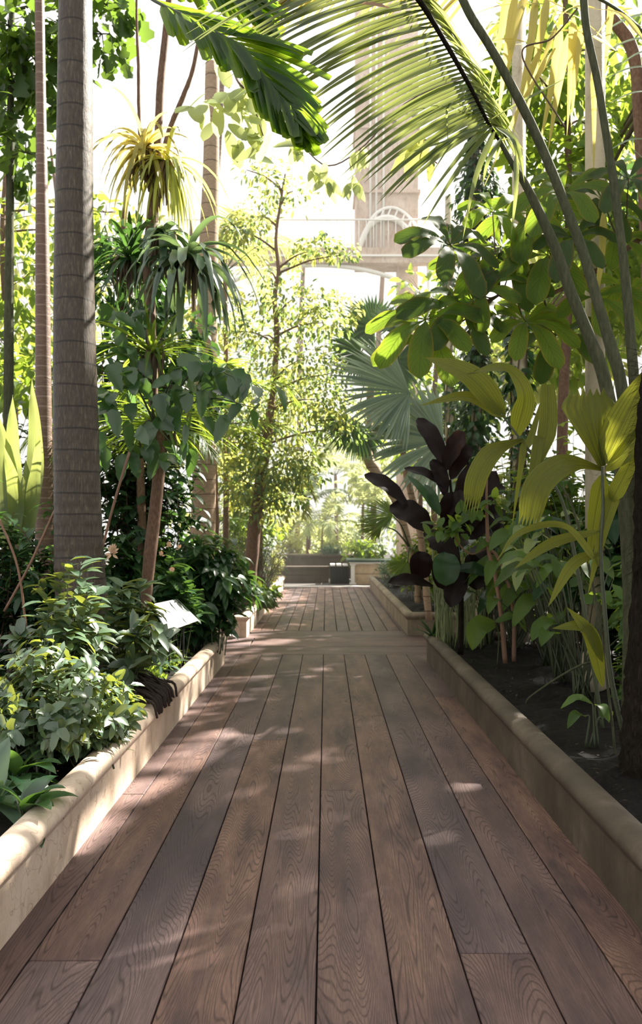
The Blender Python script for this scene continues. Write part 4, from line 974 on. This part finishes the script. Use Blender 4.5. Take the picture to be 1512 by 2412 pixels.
# -- pleated palm (two leaves)
def pleated(label, base, stemrows, Y, lf):
    t = thing('pleated_palm', base, label, 'palm'); p_, r_ = pxpath(stemrows, Y); p_ = np.vstack([p_, base]); r_ = np.append(r_, r_[-1]); g = G(); tube(g, p_, r_, 10, 50); g.build('stem', M['stem_green'], t)
    for (ps, w_, kd, sp) in lf:
        g = G(); q = [P(a, b_, Y + (c_[0] if c_ else 0)) for (a, b_, *c_) in ps]
        blade(g, q, w_ * Y / F, kd, 18, .12, cross=12, wave=.004, split=sp); g.build('leaflet', M['leaf_pleat'], t)
    return t
pleated('pleated-leaf palm with arching yellow-green leaflets in the middle of the right bed', (1.72, 5.0, SOIL), [(1180, 975, 2), (1230, 1040, 3), (1290, 1120, 4), (1330, 1200, 4), (1370, 1400, 5)], 5.0, [
    ([(1190, 985), (1110, 890), (1002, 842)], 82, 'lance', 0), ([(1190, 980), (1100, 935), (990, 955)], 50, 'leaflet', 0), ([(1215, 1025, .05), (1235, 930, -.1), (1190, 868, -.15), (1105, 880, -.3)], 50, 'strap', .5),
    ([(1232, 1035, -.02), (1165, 1060, -.15), (1125, 1120, -.2), (1110, 1190, -.2)], 50, 'pleat', 1.2), ([(1270, 1100), (1290, 1000, .1), (1290, 905, .15)], 44, 'pleat', 0), ([(1235, 1035), (1225, 1110, -.1), (1206, 1240, -.1)], 16, 'leaflet', 0), ([(1260, 1090), (1270, 1030, -.1), (1255, 1120, -.2)], 26, 'pleat', 0), ([(1240, 1060), (1260, 1000, .2), (1275, 940, .3)], 18, 'leaflet', 0)])
pleated('pleated-leaf palm with broad notched fan leaflet at the right edge', (1.66, 4.4, SOIL), [(1418, 1100, 3), (1420, 1200, 4), (1415, 1300, 4), (1425, 1450, 5), (1440, 1600, 6)], 4.4, [
    ([(1418, 1098), (1395, 1000, -.02), (1382, 925, .05)], 132, 'fish', .18), ([(1420, 1095), (1470, 990, -.1), (1540, 850, -.2)], 78, 'lance', 0), ([(1418, 1105, .02), (1340, 1090, -.1), (1270, 1140, -.2), (1245, 1228, -.2)], 66, 'pleat', .6), ([(1425, 1110), (1480, 1060, -.1), (1560, 960, -.2)], 50, 'lance', 0),
    ([(1418, 1120), (1400, 1220, .1), (1385, 1330, .1)], 44, 'leaflet', 0), ([(1440, 1180), (1480, 1100, -.1), (1490, 1060, -.1)], 40, 'leaflet', 0), ([(1410, 1330), (1330, 1240, -.1), (1225, 1255, -.3), (1170, 1320, -.4)], 26, 'leaflet', 0), ([(1450, 1150), (1420, 1250, 0), (1385, 1400, 0)], 34, 'leaflet', 0), ([(1420, 1620), (1390, 1500), (1335, 1430)], 40, 'lance', 0), ([(1420, 1560), (1380, 1480), (1300, 1480)], 36, 'lance', 0), ([(1416, 1250), (1300, 1280), (1210, 1340)], 30, 'lance', 0), ([(1418, 1300), (1350, 1330), (1290, 1430)], 30, 'lance', 0)])

# -- fibrous dark trunk at right edge
base = np.array([1.66, 4.15, SOIL]); t = thing('fibrous_palm_trunk', base, 'black fibrous spiny trunk at the right edge of the picture', 'palm tree')
g = G(); tube(g, [base - [0, 0, .03], base + [.0, 0, .4], base + [.03, 0, 1.0], base + [.06, .02, 1.75], base + [.1, .02, 2.3]], [.15, .125, .11, .11, .095], 18, 60, .08); g.build('trunk', M['bark_dark'], t)
g = G(); n = 2600; z = R.uniform(.05, 2.2, n); a = R.uniform(0, 6.283, n); b0 = base + np.stack([.03 * z + np.cos(a) * .10, np.sin(a) * .10, z], 1)
leaves(g, b0, np.stack([np.cos(a), np.sin(a), R.uniform(-.6, .6, n)], 1), [0, 0, 1], R.uniform(.04, .13, n), .004, 'leaflet', 3, .3, .1); g.build('fibres', M['bark_dark'], t)

# -- stems and undergrowth on the right bed
pts = [P(1190, 1562, 7.6), P(1180, 1450, 7.6), P(1165, 1350, 7.6), P(1150, 1290, 7.6), P(1146, 1180, 7.6), P(1147, 1120, 7.6)]
t = thing('sapling', (pts[0][0], pts[0][1], SOIL), 'forked bare-stemmed sapling with light bark in the right bed', 'sapling')
g = G(); tube(g, pts, np.array([6, 5, 5, 5, 3, 2]) * 7.6 / F, 10, 40, .05); g.build('stem', M['cane'], t)
g = G(); tube(g, [P(1210, 1558, 7.6), P(1210, 1450, 7.6), P(1195, 1370, 7.6), P(1170, 1310, 7.6), P(1148, 1290, 7.6)], np.array([5, 5, 4, 4, 4]) * 7.6 / F, 10, 30, .05); tube(g, [P(1150, 1290, 7.6), P(1110, 1305, 7.6), P(1080, 1280, 7.55), P(1060, 1240, 7.5)], .007, 7, 20); g.build('side_stem', M['cane'], t)
g = G()
for c in ((1075, 1240), (1100, 1255), (1050, 1255), (1130, 1205), (1030, 1245), (1150, 1180), (1180, 1165), (1120, 1150), (1085, 1220)): cc = P(*c, 7.5); leaves(g, cc + R.normal(0, .04, (7, 3)), R.normal(0, .7, (7, 3)) + [0, -.2, .1], [0, -.4, .9], .15, .07, 'ovate', 5, .6, .2)
g.build('foliage', M['leaf_mid'], t)

t = thing('reed_clump', B(1085, 9.0), 'clump of thin upright green reeds at the right end of the near planter', 'reeds'); g = G()
for k in range(90):
    b_ = B(1085 + R.uniform(-60, 70), 9.0 + R.uniform(-.35, .35)); tube(g, [b_, b_ + [R.normal(0, .03), 0, .35], b_ + [R.normal(0, .08), R.normal(0, .05), R.uniform(.6, 1.25)]], [.006, .006, .003], 5, 10)
g.build('stems', M['stem_light'], t)
def arum(label, base, n, h, Lf, mat, spread=.35, kind='heart', W_=.55):
    t = thing('broad_leaved_plant', base, label, 'plant'); gs = G(); gf = G()
    for k in range(n):
        a = R.uniform(0, 6.283); q = spread * math.sqrt(R.uniform(0, 1)); tip = np.array(base) + [q * math.cos(a), q * math.sin(a), h * R.uniform(.45, 1.05)]
        tube(gs, [np.array(base) + R.normal(0, .03, 3) * [1, 1, 0], (np.array(base) + tip) / 2 + [0, 0, .08], tip], [.008, .006, .004], 5, 10)
        o = np.array([math.cos(a) + R.normal(0, .4), math.sin(a) - .5 + R.normal(0, .4), -.15 + R.normal(0, .25)]); L_ = Lf * R.uniform(.6, 1.15)
        blade(gf, [tip, tip + nrm(o) * L_ * .5 + [0, 0, .02], tip + nrm(o) * L_ + [0, 0, -.3 * L_]], L_ * W_, kind, 9, .25, up=(0, -.35, 1), cross=4, wave=.03)
    gs.build('stems', M['stem_green'], t); gf.build('leaves', mat, t); return t
arum('glossy arrow-leaved plant behind the sapling', B(1210, 8.6), 42, 1.15, .34, M['leaf_gloss'], .55)
arum('fresh green broad-leaved plant between the iron columns', B(1290, 7.6), 55, 1.35, .34, M['leaf_mid'], .6)
arum('leafy plant by the foot of the nearest iron column', B(1370, 6.1), 24, 1.0, .30, M['leaf_mid'], .4)
arum('tall broad-leaved plant in the deep shade of the right bed', B(1400, 7.0), 36, 1.7, .32, M['leaf_dark'], .55)
arum('plant with bright pale leaves below the purple-leaved plant', B(1150, 10.0 - .9), 20, 1.5, .26, M['leaf_mid'], .5)
arum('small seedling with upright leaf on the bare right soil', B(1400, 4.7), 4, .28, .16, M['leaf_mid'], .06, 'ovate', .4)
t = thing('single_leaf_plant', B(1130, 8.3), 'low plant with one big hanging sunlit leaf at the near planter', 'plant'); g = G(); blade(g, [P(1165, 1465, 7.6), P(1125, 1480, 7.5), P(1112, 1532, 7.45)], 52 * 7.5 / F, 'ovate', 12, .2, cross=6, wave=.05); blade(g, [P(1165, 1465, 7.6), P(1215, 1450, 7.5), P(1240, 1490, 7.45)], 24 * 7.5 / F, 'ovate', 12, .2, cross=6); g.build('leaves', M['leaf_mid'], t); g = G(); tube(g, [P(1165, 1462, 7.6), P(1175, 1500, 7.6), (*P(1170, 1560, 7.6)[:2], SOIL - .03)], .006, 6, 10); g.build('stem', M['stem_green'], t)
cc = B(1020, 9.15, .3); t = thing('bromeliad', cc, 'dark bromeliad rosette at the corner of the right near planter', 'plant'); g = G(); rosette(g, cc, 26, .3, .035, 'strap', (15, 70), .8, 8); g.build('leaves', M['leaf_dark'], t)
arum('yellow-green leafy plant glowing behind the sapling', B(1180, 9.8), 50, 1.9, .30, M['leaf_sun'], .5, 'ovate', .5)
arum('pale leafed plant rising between pleated palm and iron column', B(1320, 6.8), 26, 1.5, .28, M['leaf_pale'], .35, 'ovate', .45)
# thin canes on the right bed
for k, (x, yb, xt, yt) in enumerate(((1000, 1560, 1030, 1480),)): pass
for (rows, Y, lb) in (([(1440, 1690, 3), (1400, 1400, 3), (1350, 1200, 3), (1310, 1130, 2)], 4.6, 'thin dark upright stem left of the pleated palm at the edge'), ([(1395, 1560, 3), (1250, 1640, 2), (1245, 1680, 2)], 5.9, 'slender twig low over the right soil')):
    p_, r_ = pxpath(rows, Y); p_ = np.vstack([[p_[0][0] + .02, p_[0][1], SOIL - .03], p_]); r_ = np.append(r_[0], r_); t = thing('young_sapling', p_[0], lb, 'stem'); g = G(); tube(g, p_, r_, 7, 30, .05); g.build('stem', M['stem_grey'], t)

# ==================================================================
# BACKGROUND PLANTING
# ==================================================================
def bush(label, px, Y, wpx, ytop, n, L_, W_, mat, name='background_shrub', kind='ovate', z=SOIL, cat='shrub'):
    """rounded mass of leaves on stems, from the soil up to pixel row ytop"""
    b_ = B(px, Y, z); h = P(0, ytop, Y)[2] - z; rx = wpx * Y / F / 2
    return shrub(name, label, cat, b_, rx, rx * .8, h, max(12, n // 26), 26, L_, W_, mat, 'twig', kind=kind, low=.08, seg=3, droop=.9)
def tree(label, px, Y, ytop, crown, mat, L_=.2, W_=.085, r=.07, bark='bark_brown', name='tree', kind='ovate'):
    tr_ = [B(px, Y), P(px + R.uniform(-15, 15), 1000, Y), P(px + R.uniform(-25, 25), 600, Y), P(px, ytop, Y)]
    return clump_tree(name, label, 'tree', B(px, Y), tr_, r, [(px + dx, py, Y + R.uniform(-.6, .6), rx, ry, n) for (dx, py, rx, ry, n) in crown], L_, W_, mat, bark, kind)
def palm(label, px, Y, ytop, n, Lp, mat, trunk=True, W_=.03, ang=60, rt=.05, name='feather_palm', elev=(10, 75)):
    b_ = B(px, Y); top = P(px, ytop, Y); t = thing(name, b_, label, 'palm tree'); k = Y / F
    if trunk: g = G(); tube(g, [b_ - [0, 0, .05], (b_ + top) / 2 + [R.uniform(-.05, .05), 0, 0], top], [rt * 1.2, rt, rt * .8], 10, 24, .05); g.build('trunk', M['bark_brown'], t)
    for q in range(n):
        a = q * 2.399 + R.uniform(-.3, .3); e = math.radians(R.uniform(*elev)); L_ = Lp * k * R.uniform(.8, 1.1)
        d = np.array([math.cos(a) * math.cos(e), math.sin(a) * math.cos(e), math.sin(e)]); p1 = top + d * L_ * .5; p2 = top + d * L_ * .85 + [0, 0, -.12 * L_]; p3 = top + d * L_ * 1.05 + [0, 0, -.40 * L_]
        gl_, gr_ = G(), G(); frond(gl_, gr_, [top, p1, p2, p3], 30, .34 * L_, W_, ang, .8, .010, jit=.08, seg=4); fr = gl_.build('frond', mat, t); gr_.build('rachis', M['stem_green'], fr)
    return t

# left middle distance
bush('dark dense shrub filling the space behind the crooked tree', 330, 9.0, 340, 830, 2400, .22, .085, M['leaf_dark'])
bush('dark shrub behind the slim palm trunk', 60, 8.9, 330, 900, 1500, .22, .085, M['leaf_dark'])
bush('dark leafy shrub at the far left edge of the bed', -30, 6.6, 260, 1130, 1000, .18, .07, M['leaf_dark'])
bush('low dark shrub around the foot of the ringed palm', 120, 6.7, 320, 1200, 1300, .18, .07, M['leaf_dark'])
tree('tall dark-leaved tree behind the crooked one', 300, 10.0, 420, [(0, 680, 110, 90, 260), (80, 800, 120, 90, 320), (-60, 880, 110, 90, 260), (60, 980, 130, 80, 300), (-10, 590, 80, 60, 140), (150, 920, 80, 90, 200)], M['leaf_dark'], .24, .09)
tree('yellow-green tree far left behind the palms', 20, 11.5, 300, [(0, 520, 130, 60, 90), (30, 660, 120, 80, 200), (-20, 800, 130, 80, 260), (60, 900, 120, 70, 240), (160, 560, 60, 60, 60), (230, 500, 70, 40, 40)], M['leaf_mid'], .26, .10)
tree('sunlit yellow tree behind the slim palm trunk', 120, 15, 350, [(-80, 620, 130, 70, 160), (-60, 480, 120, 50, 60), (-20, 760, 160, 90, 280), (120, 660, 100, 90, 180), (130, 560, 90, 50, 80), (-60, 900, 180, 80, 260)], M['leaf_sun'], .26, .10)
tree('bright tree behind the epiphytes', 450, 16, 520, [(-20, 620, 90, 60, 150), (30, 720, 110, 70, 240), (-30, 830, 130, 80, 300), (30, 930, 120, 70, 260), (-100, 560, 60, 60, 80), (0, 1050, 140, 80, 300)], M['leaf_sun'], .24, .09)
palm('feather palm with sunlit fronds behind the pale tan trunk', 530, 15, 640, 12, 230, M['leaf_sun'], elev=(0, 60))
palm('arching palm behind the laurel shrubs', 500, 11.5, 1000, 11, 230, M['leaf_mid'], elev=(0, 60))
palm('trunkless fern palm at the foot of the crooked tree', 330, 8.6, 1080, 12, 260, M['leaf_mid'], elev=(15, 70), W_=.022)
bush('dark bluish bushy crown beside the slim tree', 560, 17.5, 200, 480, 900, .22, .09, M['leaf_blue'])
# left far planter
bush('bushy shrub at the near end of the far left planter', 560, 12.2, 120, 1330, 500, .16, .07, M['leaf_dark'])
bush('feathery silver-green shrub over the far left planter', 600, 15.2, 190, 1225, 2600, .11, .012, M['leaf_blue'], kind='leaflet')
bush('feathery yellow-green shrub at the end of the far left planter', 642, 19, 60, 1270, 900, .12, .02, M['leaf_sun'], kind='leaflet')
palm('golden palm leaning behind the silver shrub', 610, 15, 1190, 13, 170, M['leaf_sun'], elev=(-5, 65), W_=.05)
bush('bright shrub behind the slim tree base', 580, 17, 220, 1080, 1300, .2, .08, M['leaf_mid'])
bush('low broad-leaved plant on the far left planter edge', 615, 13.6, 90, 1375, 240, .2, .09, M['leaf_mid'])
# centre back
palm('small palm with drooping fronds behind the bench', 760, 27.5, 1240, 12, 110, M['leaf_pale'], W_=.05, rt=.03)
palm('slim dark-trunked palm left of the bench', 725, 28.5, 1180, 12, 100, M['leaf_fan'], W_=.06, rt=.08)
palm('bright feathery palm above the pedestal planter', 855, 29, 1190, 12, 110, M['leaf_pale'], W_=.05, rt=.06)
palm('tall feathery palm at the far end of the walk', 790, 33, 1120, 13, 130, M['leaf_pale'], W_=.06, rt=.08)
bush('green shrub behind the pedestal planter', 870, 26, 140, 1250, 900, .26, .08, M['leaf_mid'])
bush('pale shrub behind the bench', 770, 29, 150, 1255, 900, .26, .09, M['leaf_pale'])
bush('drooping green plant over the brown stone planter', 780, 27.6, 60, 1290, 300, .3, .06, M['leaf_blue'], z=.75, name='drooping_plant')
bush('sunlit shrub at the far end left of the walk', 690, 31, 170, 1200, 900, .3, .1, M['leaf_sun'])
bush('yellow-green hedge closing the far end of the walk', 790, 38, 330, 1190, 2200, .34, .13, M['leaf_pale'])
bush('sunlit hedge far behind the slim tree', 560, 38, 420, 1120, 2200, .34, .13, M['leaf_sun'])
bush('bright hedge far behind the fan palms', 1010, 38, 420, 1120, 2200, .34, .13, M['leaf_mid'])
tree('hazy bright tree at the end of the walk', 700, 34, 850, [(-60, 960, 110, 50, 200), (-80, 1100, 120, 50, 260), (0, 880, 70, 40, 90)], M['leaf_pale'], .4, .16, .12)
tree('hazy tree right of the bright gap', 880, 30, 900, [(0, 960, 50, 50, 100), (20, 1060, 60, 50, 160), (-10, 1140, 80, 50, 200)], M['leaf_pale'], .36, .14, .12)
t = thing('broad_leaved_tree', (4.6, 19.5, SOIL), 'added broad-leaved tree deep behind the iron columns, shading the far floor', 'tree'); g = G(); tube(g, [(4.6, 19.5, .2), (4.7, 19.5, 3), (4.5, 19.4, 6.0), (4.9, 19.6, 8)], [.16, .13, .1, .05], 12, 40, .05); g.build('trunk', M['bark_brown'], t)  # tree added so its crown blocks sun from the far floor
gc, gb = G(), G()
for k in range(95):
    zc = R.uniform(6.0, 8.0); c = np.array([R.uniform(4.2, 6.9) + (zc - 6) * .775, R.uniform(14.5, 27.0) + (zc - 6) * .75, zc]); cluster(gc, c, (.8, .8, .4), 70, .38, .16, 'obov', .6, 3); tube(gb, [(4.6, 19.4, 5.6), (np.array([4.6, 19.4, 6.2]) + c) / 2, c], [.04, .025, .01], 6, 10, .05)
gc.build('foliage', M['leaf_mid'], t); gb.build('branches', M['bark_brown'], t)
# right far planter and behind
bush('grassy plants on the far right planter edge', 925, 18.5, 90, 1300, 420, .26, .03, M['leaf_blue'], kind='leaflet', name='grassy_plant')
bush('green shrub on the far right planter', 990, 15.5, 150, 1240, 900, .24, .07, M['leaf_mid'])
bush('shrub behind the purple-leaved plant', 1060, 13.5, 240, 1180, 1300, .24, .09, M['leaf_mid'])
bush('bright shrub between the fan palms and the columns', 1130, 12.6, 240, 1040, 1500, .24, .10, M['leaf_sun'])
bush('green shrub behind the second iron column', 1200, 10.6, 260, 1000, 1700, .22, .09, M['leaf_mid'])
bush('broad mid-green shrub behind the pleated palms', 1330, 8.9, 330, 960, 2200, .22, .09, M['leaf_mid'])
bush('dark shrub behind the fibrous trunk', 1500, 6.7, 330, 1050, 2000, .2, .08, M['leaf_dark'])
bush('dark shrub low at the right edge of the bed', 1540, 5.6, 230, 1250, 900, .18, .07, M['leaf_mid'])
tree('leafy tree behind the upper right fronds', 1330, 10.5, -100, [(-60, 180, 120, 90, 240), (60, 300, 130, 100, 260), (-40, 420, 110, 90, 240), (80, 560, 130, 90, 260), (160, 130, 120, 100, 220), (-100, 300, 60, 90, 120), (160, 700, 120, 90, 240), (0, 820, 130, 80, 260), (0, 20, 150, 80, 220)], M['leaf_mid'], .26, .11, .09)
tree('yellow sunlit tree far behind the golden fronds', 1420, 15, -100, [(-150, 60, 120, 80, 120), (-30, 160, 150, 90, 180), (60, 330, 130, 90, 160), (-100, 520, 130, 90, 180), (60, 650, 130, 100, 200), (-60, 820, 150, 90, 220), (-180, 880, 120, 80, 200)], M['leaf_sun'], .34, .14, .1)
tree('bright tree behind the fan palms', 1030, 18, 560, [(-40, 690, 70, 50, 110), (30, 800, 90, 60, 180), (-60, 900, 90, 60, 200), (60, 960, 100, 60, 220), (0, 1060, 130, 60, 260)], M['leaf_mid'], .28, .11, .08)
palm('drooping palm behind the purple-leaved plant', 985, 16.5, 1040, 12, 170, M['leaf_mid'], W_=.05)
t = thing('leaning_tree', B(1500, 7.5), 'dark bare trunk crossing the upper right corner', 'tree'); g = G(); tube(g, [B(1540, 7.5), P(1530, 700, 7.5), P(1508, 300, 7.5), P(1490, 120, 7.5), P(1430, 30, 7.5), P(1380, -60, 7.5)], [.09, .07, .06, .055, .05, .04], 12, 50, .05); g.build('trunk', M['bark_brown'], t)

# ------------------------------------------------------------------ added volume haze standing in for glare
m = bpy.data.materials.new('glare_haze'); m.use_nodes = True; nt = m.node_tree; nt.nodes.remove(nt.nodes['Principled BSDF'])
vs = nt.nodes.new('ShaderNodeVolumeScatter'); vs.inputs['Density'].default_value = HAZE; vs.inputs['Anisotropy'].default_value = .55; vs.inputs['Color'].default_value = (1, .985, .96, 1)
nt.links.new(vs.outputs[0], nt.nodes['Material Output'].inputs['Volume'])
g = G(); box(g, -14, 14, 9.5, 43.5, -.02, 24); tag(g.build('glare_haze', m, smooth=False), 'added glare haze over the far half of the glasshouse', 'haze', kind='stuff')
